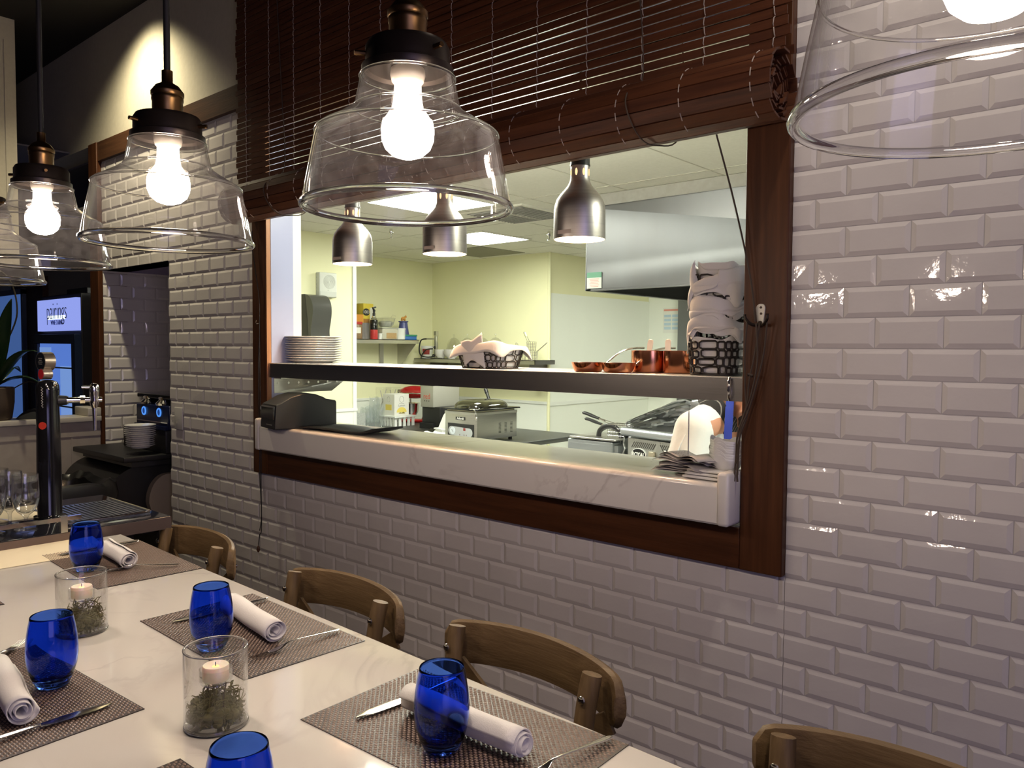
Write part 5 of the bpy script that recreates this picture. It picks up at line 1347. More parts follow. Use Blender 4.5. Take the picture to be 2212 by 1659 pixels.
w = MB(); w.lathe([(0, 0), (.055, 0), (.058, .006), (.058, .125), (.052, .14), (0, .14)], 28); w.build('jar', mat('tan_powder', (.30, .19, .10), .35, noise=.4, nscale=20), t)
w = MB(); w.lathe([(0, .14), (.058, .14), (.060, .145), (.060, .165), (0, .168)], 28); w.build('lid', mat('red_lid', (.42, .035, .03), .4), t)
w = MB(); w.lathe([(.0585, .055), (.0585, .11)], 12, a0=-1.2, a1=.2); w.build('paper_label', 'paper', t)
t = on_shelf('coffee_grinder', 'tall coffee grinder with black bean hopper at the left of the wall shelf', 'grinder', 2.74, -5.58)
w = MB(); w.rbox(-.05, .05, -.07, .06, 0, .36, .01); w.build('body', mat('grinder_grey', (.40, .42, .44), .3, .7), t)
w = MB(); w.lathe([(0, .36), (.035, .36), (.035, .40), (.045, .41), (.068, .50), (.072, .505), (.072, .515), (.02, .52), (.012, .545), (0, .55)], 28); w.build('hopper', 'black', t)
t = on_shelf('tin_canister', 'tall yellow carton with black oval printed 1000 on the wall shelf', 'carton', 2.900, -5.53, radians(4))
w = MB(); w.box(-.05, .05, -.065, .065, 0, .35); w.build('carton', mat('yellow_carton', (.62, .48, .05), .5), t, bevel=.002)
w = MB(); w.prism([(-.028 + .045 * cos(a), .265 + .036 * sin(a)) for a in [k * pi / 12 for k in range(24)]], .0502, .0512, 'x'); w.build('oval_print', 'black', t, smooth=0)
text('1000', 'oval_lettering', .042, 'paper', t, (.0514, -.028, .265), (radians(90), 0, radians(90)), .0004)
w = MB(); w.box(.0502, .0510, .020, .062, .14, .31); w.box(-.0, .045, .0652, .066, .14, .31); w.build('panel_print', mat('pale_print', (.62, .62, .55), .5), t, smooth=0)
w = MB(); w.box(.0502, .0508, -.064, .015, .05, .20); w.build('brown_print', mat('brown_print', (.33, .15, .03), .5), t, smooth=0)
t = on_shelf('orange_box', 'small orange box between the jar and the yellow carton', 'box', 2.790, -5.50)
w = MB(); w.box(-.03, .03, -.045, .045, 0, .24); w.build('carton', mat('orange_carton', (.60, .26, .03), .5), t, bevel=.002)
t = on_shelf('grey_packet', 'grey packet with a dark stripe behind the red gas can', 'packet', 2.840, -5.46)
w = MB(); w.box(-.02, .02, -.05, .05, 0, .16); w.build('packet', mat('grey_packet', (.30, .28, .26), .5, noise=.6, nscale=9, stretch=(1, 6, .5), col2=(.10, .09, .09)), t, bevel=.003)
t = on_shelf('gas_torch', 'black and red gas can with a torch head on the wall shelf', 'gas torch', 2.905, -5.395)
w = MB(); w.lathe([(0, 0), (.036, 0), (.037, .004), (.037, .092), (0, .092)], 26); w.build('can_lower', mat('can_red', (.42, .03, .03), .3), t)
w = MB(); w.lathe([(.037, .092), (.037, .180), (.034, .188), (0, .188)], 26); w.build('can_upper', 'black_gloss', t)
w = MB(); w.lathe([(.034, .188), (.028, .205), (.020, .212), (.020, .225), (0, .226)], 24); w.build('can_shoulder', 'chrome', t)
w = MB(); w.cyl((0, 0, .225), (0, 0, .255), .014, n=12); w.tube([(0, 0, .25), (.004, .0, .28), (.0, -.012, .305), (.012, .016, .312)], [.009, .013, .013, .008], 8); w.build('torch_head', 'black', t)
t = on_shelf('pill_bottle', 'tiny white bottle in front of the gas can', 'bottle', 2.982, -5.395)
w = MB(); w.lathe([(0, 0), (.021, 0), (.022, .003), (.022, .048), (.023, .050), (.023, .058), (0, .059)], 20); w.build('bottle', 'white', t)
t = on_shelf('food_container', 'clear food container with tan contents and translucent lid on the wall shelf', 'container', 3.115, -5.46)
w = MB(); w.rbox(-.06, .06, -.10, .10, 0, .108, .012); w.build('tub', mat('frosted_plastic', (.48, .46, .38), .35), t)
w = MB(); w.rbox(-.0615, .0615, -.055, .085, .004, .070, .010); w.build('contents', mat('tan_nuts', (.30, .18, .07), .6, noise=.9, nscale=80, col2=(.50, .34, .17)), t)
w = MB(); w.rbox(-.066, .066, -.107, .107, .108, .118, .008); w.build('lid', mat('container_lid', (.56, .57, .50), .4), t)
t = thing('glass_bowl', 'clear glass bowl of white contents stacked on the food container', 'bowl', (-5.46, 3.105, WZ + .1185))
w = MB(); w.lathe([(0, 0), (.055, 0), (.078, .03), (.092, .075), (.096, .09), (.100, .091), (.094, .09), (.088, .075), (.074, .032), (.05, .006), (0, .006)], 32); w.build('bowl', 'clear', t)
w = MB(); w.lathe([(0, .008), (.05, .008), (.072, .032), (.080, .05), (.05, .066), (0, .06)], 24); w.build('contents', mat('white_contents', (.62, .63, .56), .6, noise=.6, nscale=30), t)
w = MB(); w.lathe([(0, .096), (.10, .092), (.10, .095), (.03, .108), (0, .112)], 24); w.tube([(.03, .04, .10), (.02, .075, .13), (.04, .10, .115)], .004, 5); w.build('lid', 'clear', t)
t = on_shelf('white_tub', 'white plastic tub right of the food container on the wall shelf', 'tub', 3.268, -5.425)
w = MB(); w.lathe([(0, 0), (.042, 0), (.047, .005), (.050, .100), (.053, .104), (.053, .114), (0, .116)], 26); w.build('tub', 'white', t)
t = thing('blue_boxes', 'flat blue box with a green lid at the right end of the wall shelf', 'box', (-5.45, 3.385, WZ))
w = MB(); w.rbox(-.05, .05, -.08, .08, 0, .035, .004); w.build('box', mat('blue_box', (.03, .13, .42), .4), t)
w = MB(); w.rbox(-.054, .054, -.083, .086, .035, .052, .004); w.build('lid', mat('green_lid', (.03, .22, .12), .4), t)
t = thing('blue_cup', 'navy blue tapered cup holding a small orange animal figure', 'cup', (-5.47, 3.345, WZ + .0525))
w = MB(); w.lathe([(0, 0), (.060, 0), (.058, .01), (.040, .125), (.052, .13), (.05, .138), (.03, .13), (0, .12)], 28); w.build('cup', mat('navy_cup', (.05, .06, .20), .35), t)
t2 = thing('animal_figure', 'small orange toy animal standing on the navy blue cup', 'figure', (-5.47, 3.345, WZ + .0525 + .131))
w = MB(); w.sphere((0, 0, .035), (.014, .030, .018), 14, 8); w.sphere((0, .030, .052), (.011, .014, .012), 12, 8)
for yy in (-.02, .018):
    for xx in (-.008, .008): w.cyl((xx, yy, 0), (xx, yy, .03), .005, n=8)
w.cyl((0, .03, .06), (0, .036, .074), .003, .001, n=6); w.build('body', mat('orange_figure', (.52, .25, .05), .5), t2)

# shelf on the back wall
bs = thing('back_shelf', 'long steel shelf on the back wall behind the basket of bread', 'shelf', (-4.85, 3.95, 1.475))
w = MB(); w.box(-.80, .885, -.30, 0, .024, .03); w.box(-.80, .885, -.30, -.296, -.012, .03); w.box(.88, .885, -.30, 0, -.012, .03); w.build('board', 'steel', bs, smooth=0)
w = MB(); w.box(.78, .79, -.26, 0, -.20, .02); w.box(-.6, -.59, -.26, 0, -.20, .02); w.build('bracket', 'steel_d', bs, smooth=0)
w = MB(); w.box(-.60, .10, -.30, -.0, -.075, -.055); w.build('lower_rail', 'steel_d', bs, smooth=0)
SZ2 = 1.5053
t = thing('pressed_stand', 'upright steel stand with side arm and looped black hose on the back shelf', 'stand', (-5.36, 3.70, SZ2))
w = MB(); w.rbox(-.016, .016, -.016, .016, 0, .235, .004); w.rbox(-.06, .10, -.03, .03, 0, .01, .004); w.box(-.018, .018, -.018, .018, .24, .285); w.tube([(0, 0, .205), (-.12, -.02, .205)], .008, 8); w.build('post', 'steel', t)
w = MB(); w.tube(bez([(-.12, -.02, .205), (-.20, -.03, .19), (-.22, -.04, .10), (-.17, -.06, .03), (-.06, -.07, .012), (.03, -.06, .02)], 6), .0075, 8); w.tube(bez([(-.02, -.03, .10), (-.10, -.05, .09), (-.15, -.06, .04), (-.16, -.07, -.0)], 6), .007, 8); w.build('hose', 'black', t)
w = MB(); w.sphere((0, -.02, .115), .014, 10, 8); w.sphere((-.02, -.02, .03), .016, 10, 8); w.build('knob', 'black', t)
t = thing('paint_tub', 'white tub with a dark red label at the left of the back shelf', 'tub', (-5.56, 3.76, SZ2))
w = MB(); w.lathe([(0, 0), (.058, 0), (.070, .118), (.074, .12), (.074, .13), (0, .131)], 26); w.build('tub', 'white', t)
w = MB(); w.lathe([(.0650, .04), (.0705, .10)], 14, a0=-1.6, a1=-.4); w.build('label', mat('dark_red_label', (.25, .03, .025), .5), t)
def small_bowl(r, h):
    w = MB(); w.lathe([(0, 0), (r * .45, 0), (r * .48, .006), (r * .85, h * .6), (r, h), (r * .97, h), (r * .8, h * .6), (r * .42, .01), (0, .009)], 30); return w.build('white_bowl', 'china')
sb = small_bowl(.068, .055)
for k in range(4):
    for j, (x, nm) in enumerate(((-5.290, 'left'), (-5.130, 'right'))):
        o = sb if (k == 0 and j == 0) else sb.copy()
        if not (k == 0 and j == 0): COL.objects.link(o)
        o.location = (x, 3.705, SZ2 + k * .0125); o.scale = (1, 1, 1) if j == 0 else (1.25, 1.25, 1.05)
        tag(o, 'small white bowl, %s, %s stack on the back shelf' % (('bottom', 'second up', 'third up', 'topmost')[k], nm), 'bowl', 'white bowls on the back shelf')
def cloche(r):
    t = thing('glass_dome', '', 'glass dome', (0, 0, 0), 0, 'glass domes on the back shelf')
    w = MB(); w.lathe([(r, 0), (r, .05), (r * .97, .09), (r * .86, .145), (r * .62, .19), (r * .3, .213), (0, .22), (0, .217), (r * .3, .210), (r * .6, .187), (r * .83, .143), (r * .94, .09), (r * .97, .05), (r * .97, 0)], 32); w.build('dome', 'clear', t)
    w = MB(); w.lathe([(0, .22), (.008, .222), (.006, .232), (.013, .245), (.010, .256), (0, .258)], 16); w.build('knob', 'clear', t)
    return t
d0 = cloche(.088)
for i, (x, y, lb) in enumerate(((-5.26, 3.862, 'leftmost clear glass dome, above the small white bowls'), (-5.06, 3.862, 'clear glass dome second from the left on the back shelf'), (-4.84, 3.86, 'clear glass dome third from the left on the back shelf'), (-4.63, 3.83, 'rightmost clear glass dome, behind the bread basket'))):
    if i == 0: d0.location = (x, y, SZ2); d0['label'] = lb
    else: dup(d0, (x, y, SZ2), 0, lb)
def fry_basket(x, y, label, rz, z=SZ2, tilt=40):
    t = thing('fry_basket', label, 'fry basket', (x, y, z), rz, 'small wire fry baskets on the back shelf')
    w = MB(); R = .048; H = .085
    for k in range(7): w.tube([(R * (1 - .02 * (6 - k)) * cos(a), R * (1 - .02 * (6 - k)) * sin(a), H * k / 6) for a in [j * pi / 10 for j in range(20)]], .0016, 4, closed=True)
    for j in range(16):
        a = j * pi / 8; w.tube([(.88 * R * cos(a), .88 * R * sin(a), 0), (R * cos(a), R * sin(a), H)], .0014, 4)
    w.build('wire_body', 'chrome', t, merge=False)
    w = MB(); c_, s_ = cos(radians(tilt)), sin(radians(tilt)); w.tube([(R, -.012, H), (R + .11 * c_, -.010, H + .11 * s_), (R + .125 * c_, 0, H + .125 * s_), (R + .11 * c_, .010, H + .11 * s_), (R, .012, H)], .0024, 5); w.build('wire_handle', 'chrome', t)
    return t
fry_basket(-4.215, 3.74, 'small wire fry basket at the left of the three on the back shelf', radians(150))
fry_basket(-4.05, 3.72, 'small wire fry basket at the right end of the back shelf', radians(20))
fry_basket(-4.10, 3.76, 'small wire fry basket stacked on top of the other two', radians(165), SZ2 + .088, 50)

# wall speaker, towel dispenser, notice, soap dispenser, outlet
sk = thing('wall_speaker', 'small white square speaker box on the cream wall above the black dispenser', 'speaker', (-4.70, 1.84, 2.12))
w = MB(); w.rbox(0, .055, -.085, .085, -.10, .10, .008); w.build('box', mat('speaker_white', (.60, .62, .57), .5), sk)
w = MB()
for k in range(9): w.tube([(.0555, .010 + (.008 + k * .006) * cos(a), .025 + (.008 + k * .006) * sin(a)) for a in [j * pi / 14 for j in range(28)]], .0013, 4, closed=True)
w.build('grille', mat('speaker_grille', (.48, .50, .46), .5), sk)
w = MB(); w.box(.055, .057, -.078, .078, -.092, -.055); w.box(.055, .0565, -.006, .004, -.048, -.040)
for i in range(5): w.box(.012, .020, -.0862, -.0848, -.06 + i * .028, -.046 + i * .028)
w.build('lower_panel', mat('speaker_panel', (.50, .52, .48), .5), sk)
td = thing('towel_dispenser', 'black paper towel dispenser with wavy smoked front on the cream wall', 'dispenser', (-4.70, 1.66, 1.515))
prof = [(0, .515), (.14, .515)] ; 
w = MB(); w.prism([(0, 0), (.135, .0), (.175, .10), (.165, .22), (.15, .36), (.125, .50), (.11, .515), (0, .515)], -.09, .09, 'y'); w.build('body', 'black', td, bevel=.004)
cv = [(.11, .515), (.17, .50), (.215, .45), (.228, .38), (.215, .30), (.198, .23), (.205, .17), (.225, .12), (.23, .06), (.21, .02), (.175, .0), (.135, .0)]
cvs = [(v.x, v.y) for v in bez([(a, b, 0) for a, b in cv], 4)]
w = MB(); w.prism(cvs + [(.175, .10), (.165, .22), (.15, .36), (.125, .50)], -.088, .088, 'y'); w.build('smoked_cover', mat('smoked_cover', (.06, .06, .055), .18), td, smooth=60)
nt_ = thing('wall_notice', 'printed notice sheet taped to the white end wall under the hood', 'notice', (-3.74, 5.738, 1.955))
w = MB(); w.box(-.11, .11, -.002, 0, -.16, .12); w.build('sheet', mat('notice_paper', (.74, .75, .70), .7), nt_, smooth=0)
w = MB(); w.box(-.10, .10, -.003, -.002, .085, .105); w.build('red_heading', mat('notice_red', (.62, .25, .20), .6), nt_, smooth=0)
w = MB()
for i in range(4):
    for j in range(2): w.box(-.095 + j * .10, -.01 + j * .10, -.003, -.002, -.12 + i * .045, -.09 + i * .045)
w.build('blue_blocks', mat('notice_blue', (.45, .58, .68), .6), nt_, smooth=0)
sd_ = thing('soap_dispenser', 'white soap dispenser with an orange window on the end wall', 'dispenser', (-3.70, 5.66, 1.27))
w = MB(); w.rbox(-.135, .135, -.10, .0, .045, .22, .01); w.build('cover', 'white', sd_)
w = MB(); w.prism([(-.125, .045), (.125, .045), (.125, .01), (.09, -.01), (-.09, .0), (-.125, .025)], -.098, -.005, 'y'); w.build('orange_band', mat('orange_soap', (.75, .27, .03), .35), sd_)
w = MB(); w.prism([(-.11, .02), (.11, .005), (.07, -.03), (-.07, -.03)], -.09, -.01, 'y'); w.box(-.02, .02, -.06, -.02, -.10, -.03); w.build('spout', mat('pale_orange', (.66, .46, .28), .4), sd_)
w = MB(); w.cyl((-.10, -.10, .12), (-.10, -.108, .12), .022, n=18); w.build('lock', 'chrome', sd_)
o2 = thing('kitchen_outlet', 'white outlet plate on the panelled wall above the fryer basket', 'outlet', (-4.031, 4.60, 1.25))
w = MB(); w.rbox(0, .008, -.045, .045, -.07, .07, .003); w.build('cover_plate', 'white', o2)
w = MB(); w.box(.008, .0095, -.018, .018, .012, .042); w.box(.008, .0095, -.018, .018, -.042, -.012); w.build('socket', mat('socket_white', (.60, .62, .57), .5), o2)

# fryer
fy = thing('deep_fryer', 'countertop deep fryer with steel lid and black arched handle', 'fryer', (-2.138, 2.20, .7805))
w = MB(); w.rbox(-.172, .172, -.20, .20, .0, .262, .008); w.build('tank', mat('fryer_grey', (.30, .32, .33), .4, .7), fy)
w = MB(); w.box(.1725, .20, -.18, .18, .03, .24); w.box(-.16, .16, -.2015, -.20, .006, .24); w.build('front_panel', mat('fryer_panel', (.27, .29, .30), .45, .4), fy, bevel=.002)
w = MB(); w.rbox(-.155, .200, -.205, .12, .268, .280, .004); w.build('lid', 'steel', fy)
w = MB(); w.tube(bez([(-.0, -.10, .278), (.008, -.10, .315), (.045, -.10, .342), (.085, -.10, .350), (.125, -.10, .342), (.160, -.10, .315), (.172, -.10, .278)], 6), .0135, 12, flat=(1.3, .8)); w.build('lid_handle', 'black', fy)
def wire_fry(x, y, z, label, rz):
    t = thing('fryer_basket', label, 'fryer basket', (x, y, z), rz, 'fryer baskets')
    w = MB()
    for k in range(6):
        zz = -.085 + k * .022; w.tube([(.10 * sx, .05 * sy, zz) for sx, sy in ((-1, -1), (1, -1), (1, 1), (-1, 1))], .0014, 4, closed=True)
    for i in range(11):
        xx = -.10 + i * .02
        for sy in (-1, 1): w.tube([(xx, .05 * sy, -.085), (xx, .05 * sy, .025)], .0012, 4)
    for i in range(6):
        yy = -.05 + i * .02
        for sx in (-1, 1): w.tube([(.10 * sx, yy, -.085), (.10 * sx, yy, .025)], .0012, 4)
        w.tube([(-.1, yy, -.085), (.1, yy, -.085)], .0012, 4)
    w.tube([(.10 * sx, .05 * sy, .027) for sx, sy in ((-1, -1), (1, -1), (1, 1), (-1, 1))], .0032, 6, closed=True); w.build('wire_body', 'chrome', t, merge=False)
    w = MB(); w.tube([(-.10, -.03, .027), (-.20, -.008, .052)], .003, 6); w.tube([(-.10, .03, .027), (-.20, .008, .052)], .003, 6); w.tube([(-.16, 0, .042), (-.215, 0, .056)], .006, 8); w.build('handle_wire', 'chrome', t)
    w = MB(); w.tube(bez([(-.205, 0, .053), (-.25, 0, .064), (-.30, 0, .078), (-.335, 0, .084)], 4), [.011] * 4 + [.0135] * 8 + [.010], 10, flat=(.8, 1.2)); w.build('handle_grip', 'black', t)
wire_fry(-1.965, 2.14, 1.115, 'wire fryer basket lifted above the fryer with its black handle up', radians(-2))
wire_fry(-2.075, 2.34, 1.058, 'wire fryer basket sunk behind the lid, only its black handle showing', radians(2))

# griddle
gr = thing('griddle', 'stainless griddle with foil-lined splash guard and oval badge reading ROYAL', 'griddle', (-1.905, 2.0, .7805), radians(-12))
w = MB(); w.box(.03, .93, .03, .60, .06, .30); w.build('body', mat('griddle_steel', (.50, .51, .49), .36, .85), gr, bevel=.003)
w = MB(); w.cyl((.0, .02, .335), (.96, .02, .335), .026, n=20); w.box(.0, .96, .02, .64, .312, .345); w.build('front_rail', mat('griddle_rail', (.52, .55, .58), .30, .9), gr)
w = MB(); w.box(.03, .93, .05, .62, .345, .350); w.build('plate', mat('griddle_plate', (.035, .035, .035), .3, .6), gr)
rnd = random.Random(9)
foil = mat('crumpled_foil', (.72, .73, .74), .30, 1.0, bump=.8, bscale=22)
ns = [[rnd.uniform(-1, 1) for _ in range(20)] for _ in range(30)]
def foilf(u, v):
    i, j = u * 26, v * 14; n_ = ns[int(i)][int(j)] * .012 + .006 * sin(13 * u + 7 * v)
    if u < .42:
        q = u / .42; x = .005 + n_; y = lerp(.04, .62, q); z = .345 + v * lerp(.05, .165, min(1, q * 1.25)) + n_ * .5
    else:
        q = (u - .42) / .58; x = lerp(.005, .96, q); y = .62 + n_; z = .345 + v * .165 + n_ * .6
    return (x, y, z)
w = MB(); w.surf(foilf, 26, 14); w.build('foil_guard', foil, gr, thick=.003, smooth=25)
w = MB(); w.surf(lambda u, v: (.008 + .008 * sin(9 * v * pi + 4 * u) , .015 + .05 * u, .02 + .30 * v), 4, 10); w.build('foil_strip', foil, gr, thick=.002, smooth=25)
w = MB()
for i in range(12): w.box(-.002, .002, -.0012, .001, -.018, .018, rot(0, radians(32), 0), (0, 0, 0)) if False else w.add([(.075 + i * .0155 + a, b, .262 + c) for a, b, c in ((-.002 + .012, .0285, .018), (.003 + .012, .0285, .018), (.003 - .012, .0285, -.018), (-.002 - .012, .0285, -.018))], [(0, 1, 2, 3)])
for i in range(12): w.add([(.305 + i * .0155 + a, b, .262 + c) for a, b, c in ((-.002 - .012, .0285, .018), (.003 - .012, .0285, .018), (.003 + .012, .0285, -.018), (-.002 + .012, .0285, -.018))], [(0, 1, 2, 3)])
w.build('vent_slots', 'darkgap', gr, smooth=0)
def ell(rx, rz_, n=36): return [(.128 + rx * cos(2 * pi * k / n), .205 + rz_ * sin(2 * pi * k / n)) for k in range(n)]
w = MB(); w.prism(ell(.060, .040), .022, .030, 'y'); bd = w.build('badge', mat('badge_white', (.75, .76, .74), .3), gr)
w = MB(); w.prism(ell(.055, .0355), .0205, .0225, 'y'); w.build('badge_face', 'black_gloss', bd)
text('ROYAL', 'badge_lettering', .036, mat('badge_letters', (.80, .80, .78), .4), bd, (.128, .0200, .205), (radians(90), 0, 0), .0006, sx=.92, bold=.0012)
w = MB(); w.cyl((.285, .03, .175), (.285, -.005, .175), .034, n=24); w.box(.278, .292, -.03, .0, .145, .207); w.build('knob', mat('dark_knob', (.05, .045, .04), .35, .5), gr)
w = MB(); w.rbox(.215, .258, .012, .03, .11, .235, .004); w.build('tag_plate', mat('tag_tan', (.40, .35, .26), .4, .5), gr)
for x in (.08, .88):
    for y in (.1, .55):
        w = MB(); w.cyl((x, y, 0), (x, y, .06), .02, n=12); w.build('foot', 'steel', gr)
w = MB(); w.box(-.13, .14, -.006, .006, 0, .48)
tag(w.build('lid_panel', mat('tan_steel_panel', (.42, .42, .36), .4, .8), loc=(-1.80, 2.82, .7805), bevel=.002), 'flat steel lid standing behind the griddle', 'lid')

# ---------------------------------------------------------------- the chef bending over the prep table
def capsule(w, a, b, ra, rb, n=16):
    a, b = Vector(a), Vector(b); w.sphere(a, ra, n, 10); w.sphere(b, rb, n, 10); w.cyl(a, b, ra, rb, n=n)
def chain(w, pts):
    for (p, r), (q, s_) in zip(pts, pts[1:]): capsule(w, p, q, r, s_)
def flesh(w, name, material, parent, vox=.008, it=6):
    o = w.build(name, material, parent, merge=False, fix=False, smooth=180)
    m = o.modifiers.new('remesh', 'REMESH'); m.mode = 'VOXEL'; m.voxel_size = vox; m.use_smooth_shade = True
    if it:
        m2 = o.modifiers.new('smooth', 'SMOOTH'); m2.iterations = it; m2.factor = .5
    return o
SKIN = mat('skin', (.40, .20, .125), .5, sss=.15, noise=.3, nscale=8, col2=(.46, .22, .135))
ch = thing('person', 'person in a white jacket with blue apron strap bending over behind the pass shelf', 'person', (-.80, .86, 0))
ch.scale = (1, 1, .98)
# local frame: faces +x, left side toward the kitchen (+y), right side toward the diners (-y)
HIP, CH, SH_ = (.0, 0, .95), (.06, 0, 1.20), (.115, 0, 1.345)
R_EL, R_HA = (.060, -.215, 1.09), (.285, -.150, 1.015)
L_EL, L_HA = (.325, .165, 1.155), (.238, .035, 1.300)
NK, HD = (.185, 0, 1.42), (.275, 0, 1.430)
w = MB()
chain(w, [((.02, 0, .92), .125), (CH, .120), (SH_, .085)])
for sy in (-1, 1):
    chain(w, [((.0, sy * .085, .92), .098), ((.03, sy * .10, .50), .062), ((-.02, sy * .105, .46), .058), ((-.03, sy * .11, .10), .042)])
    chain(w, [((-.04, sy * .11, .045), .036), ((.14, sy * .125, .03), .028)])
chain(w, [((.10, -.175, 1.325), .058), (R_EL, .046), ((.06, -.215, 1.09), .046), (R_HA, .029)])
chain(w, [((.12, .175, 1.325), .058), (L_EL, .046), ((.325, .165, 1.155), .046), (L_HA, .029)])
chain(w, [((.105, -.17, 1.34), .062), ((.11, 0, 1.37), .075), ((.12, .17, 1.34), .062)])
chain(w, [((.135, 0, 1.375), .066), (NK, .060), ((.225, 0, 1.435), .062)])
# head tipped forward: crown toward +x and up, face toward the table
hr = rot(0, radians(68), 0); H0 = Vector((.292, -.005, 1.437))
def hp(x, y, z): return H0 + hr @ Vector((x, y, z))
w.sphere(hp(-.005, 0, .018), (.096, .076, .098), 24, 16, hr); w.sphere(hp(.028, 0, -.040), (.066, .058, .066), 20, 14, hr); w.sphere(hp(.055, 0, -.082), (.032, .036, .028), 16, 10, hr)
w.tube([hp(.084, 0, .015), hp(.098, 0, -.008), hp(.112, 0, -.028), hp(.096, 0, -.038)], [.010, .012, .014, .011], 10)
for sy in (-1, 1):
    w.sphere(hp(-.012, sy * .078, -.012), (.020, .009, .032), 14, 10, hr); w.sphere(hp(.070, sy * .034, .026), (.022, .028, .011), 12, 8, hr); w.sphere(hp(.062, sy * .042, -.020), (.026, .024, .026), 12, 8, hr)
w.sphere(hp(.082, 0, -.058), (.014, .026, .008), 12, 8, hr); w.sphere(hp(.078, 0, -.068), (.013, .022, .008), 12, 8, hr)
# hands: palms with four fingers and a thumb
def hand(w, wrist, direction, palm_n, curl, side):
    d = Vector(direction).normalized(); n_ = Vector(palm_n); n_ = (n_ - d * n_.dot(d)).normalized(); s_ = d.cross(n_) * side; W0 = Vector(wrist)
    for k in range(4):
        off = (k - 1.5) * .019
        capsule(w, W0 + d * .012 + s_ * off * .55, W0 + d * .082 + s_ * off, .016, .0115, 10)
        L = (.036, .042, .039, .030)[k]; p = W0 + d * .084 + s_ * off; a_ = radians(curl * .6); dd = d * cos(a_) + n_ * sin(a_); r = .0095
        for j in range(3):
            q = p + dd * L * (1.0, .72, .55)[j]; capsule(w, p, q, r, r * .92, 8); p = q; r *= .92; a_ += radians(curl); dd = d * cos(a_) + n_ * sin(a_)
    p = W0 + d * .025 + s_ * .034; q = p + (d * .6 + s_ * .75 + n_ * .25).normalized() * .042; capsule(w, W0 + d * .012 + s_ * .018, p, .018, .015, 10); capsule(w, p, q, .0135, .0115, 8); capsule(w, q, q + (d * .9 + s_ * .25 + n_ * .35).normalized() * .030, .0112, .0095, 8)
hand(w, R_HA, (.85, .15, -.42), (-.2, .1, -1), 22, 1)
hand(w, L_HA, (-.15, -.45, .75), (.9, -.3, .0), 26, 1)
flesh(w, 'body', SKIN, ch, .0062, 3)
# clothes
w = MB()
chain(w, [((.02, 0, .86), .142), ((.025, 0, 1.0), .138), (CH, .140), ((.075, 0, 1.28), .118), ((.10, 0, 1.345), .085)])
chain(w, [((.015, -.06, .86), .125), ((.05, -.06, 1.2), .118), ((.085, -.09, 1.325), .080)]); chain(w, [((.015, .06, .86), .125), ((.05, .06, 1.2), .118), ((.09, .09, 1.325), .080)])
chain(w, [((.095, -.165, 1.335), .076), ((.08, -.20, 1.20), .074), ((.062, -.215, 1.10), .066), ((.16, -.19, 1.055), .052)])
chain(w, [((.115, .165, 1.335), .076), ((.22, .18, 1.24), .070), ((.318, .168, 1.158), .060), ((.295, .12, 1.215), .046)])
chain(w, [((.10, -.15, 1.35), .066), ((.105, 0, 1.375), .080), ((.11, .15, 1.35), .066)])
CLO = mat('white_jacket', (.60, .60, .58), .85, bump=.25, bscale=16, sheen=.2)
jk = flesh(w, 'jacket', CLO, ch, .0085, 5)
w = MB()
for pts in ([(.03, -.270, 1.255), (.072, -.288, 1.225), (.115, -.268, 1.205)], [(.105, -.238, 1.33), (.085, -.262, 1.27), (.07, -.278, 1.20), (.05, -.280, 1.12)]): w.tube(bez(pts, 5), .003, 5)
w.build('shoulder_seam', CLO, jk)
w = MB(); rg = []
for j, (dx, dz, r1, r2) in enumerate(((-.052, -.020, .088, .092), (-.030, .004, .084, .086), (-.010, .026, .077, .078), (.004, .034, .072, .073), (.000, .024, .067, .068), (-.02, .0, .068, .069))):
    c = Vector((.165 + dx, 0, 1.405 + dz)); R_ = rot(0, radians(52), 0)
    rg.append([c + R_ @ Vector((1.22 * r1 * cos(a), 1.22 * r2 * sin(a), .006 * sin(3 * a))) for a in [k * pi / 20 for k in range(40)]])
w.loft(rg, True); NB = mat('striped_neckerchief', (.010, .010, .012), .8)
nt = NB.node_tree; b_ = nt.nodes['Principled BSDF']; tc = nt.nodes.new('ShaderNodeTexCoord'); wv = nt.nodes.new('ShaderNodeTexWave'); wv.bands_direction = 'Y'; wv.inputs['Scale'].default_value = 28
rp_ = nt.nodes.new('ShaderNodeValToRGB'); rp_.color_ramp.elements[0].position = .90; rp_.color_ramp.elements[1].position = .97; rp_.color_ramp.elements[0].color = (.012, .012, .014, 1); rp_.color_ramp.elements[1].color = (.25, .24, .23, 1)
nt.links.new(tc.outputs['Object'], wv.inputs['Vector']); nt.links.new(wv.outputs['Fac'], rp_.inputs[0]); nt.links.new(rp_.outputs[0], b_.inputs['Base Color'])
w.build('neckerchief', NB, ch, thick=.004, smooth=60)
def band(w, pts, nrm, hw=.016):
    pts = bez(pts, 8); rg = []
    for i, p in enumerate(pts):
        tn = (pts[min(i + 1, len(pts) - 1)] - pts[max(i - 1, 0)]).normalized(); n_ = Vector(nrm); s_ = tn.cross(n_).normalized(); n_ = s_.cross(tn)
        rg.append([p - s_ * hw - n_ * .0015, p + s_ * hw - n_ * .0015, p + s_ * hw + n_ * .0015, p - s_ * hw + n_ * .0015])
    w.loft(rg, True, True, True)
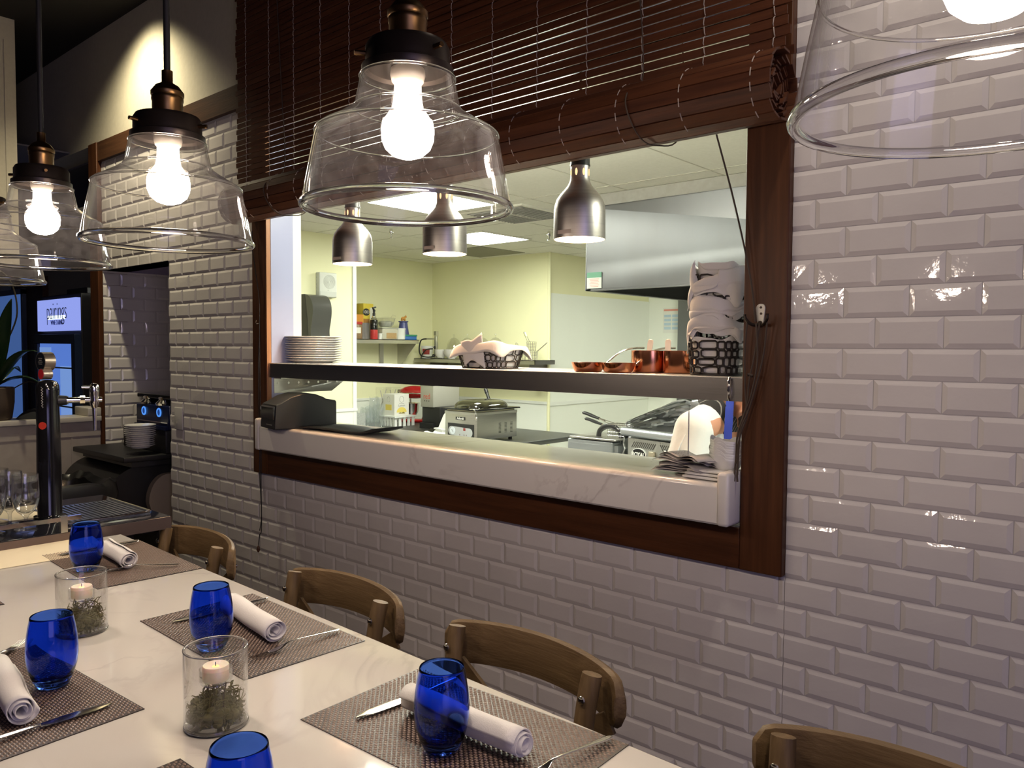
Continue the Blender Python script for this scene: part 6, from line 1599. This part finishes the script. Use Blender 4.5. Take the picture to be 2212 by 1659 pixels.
w = MB(); band(w, [(.160, .0, 1.475), (.185, -.050, 1.462), (.198, -.083, 1.425), (.203, -.098, 1.37), (.206, -.108, 1.30), (.222, -.112, 1.22), (.215, -.10, 1.12), (.19, -.08, 1.0)], (.25, -1, .3), .015); band(w, [(.160, .0, 1.475), (.185, .050, 1.462), (.20, .083, 1.425), (.205, .098, 1.37), (.215, .1, 1.28), (.22, .09, 1.15), (.19, .08, 1.0)], (.25, 1, .3), .015)
BL = mat('blue_apron', (.012, .035, .30), .8); w.build('apron_strap', BL, ch)
w = MB(); w.surf(lambda u, v: (.185 - .03 * (2 * u - 1) ** 2 * 1.4 + .012 * v, lerp(-.17, .17, u), lerp(1.02, .50, v)), 16, 10); w.build('apron', BL, ch, thick=.004, smooth=60)
w = MB()
w.sphere(hp(-.022, 0, .040), (.092, .083, .092), 26, 16, hr); w.sphere(hp(-.055, 0, -.005), (.062, .076, .080), 22, 14, hr)
flesh(w, 'hair', mat('dark_hair', (.012, .009, .008), .6, bump=.4, bscale=120), ch, .007, 4)
w = MB(); w.sphere(hp(.050, 0, -.084), (.040, .046, .032), 18, 12, hr); w.sphere(hp(.030, -.038, -.062), (.034, .022, .034), 14, 10, hr); w.sphere(hp(.030, .038, -.062), (.034, .022, .034), 14, 10, hr)
flesh(w, 'beard', mat('dark_beard', (.016, .011, .009), .7, bump=.4, bscale=140), ch, .006, 3)
for sy in (-1, 1):
    w = MB(); w.sphere(hp(.083, sy * .034, .010), (.010, .014, .009), 14, 10, hr); w.build('eye', mat('eye_white', (.6, .58, .55), .2), ch)
w = MB()
for sy in (-1, 1):
    chain(w, [((.0, sy * .085, .90), .118), ((.03, sy * .10, .50), .080), ((-.02, sy * .105, .44), .076), ((-.03, sy * .11, .10), .064)])
flesh(w, 'trousers', mat('black_trousers', (.012, .012, .014), .85), ch, .010, 4)
for sy in (-1, 1):
    w = MB(); chain(w, [((-.06, sy * .11, .05), .048), ((.10, sy * .122, .045), .044), ((.17, sy * .128, .040), .038)]); w.box(-.10, .20, sy * .118 - .045, sy * .118 + .045, .0, .018); flesh(w, 'shoe', 'black', ch, .007, 3)
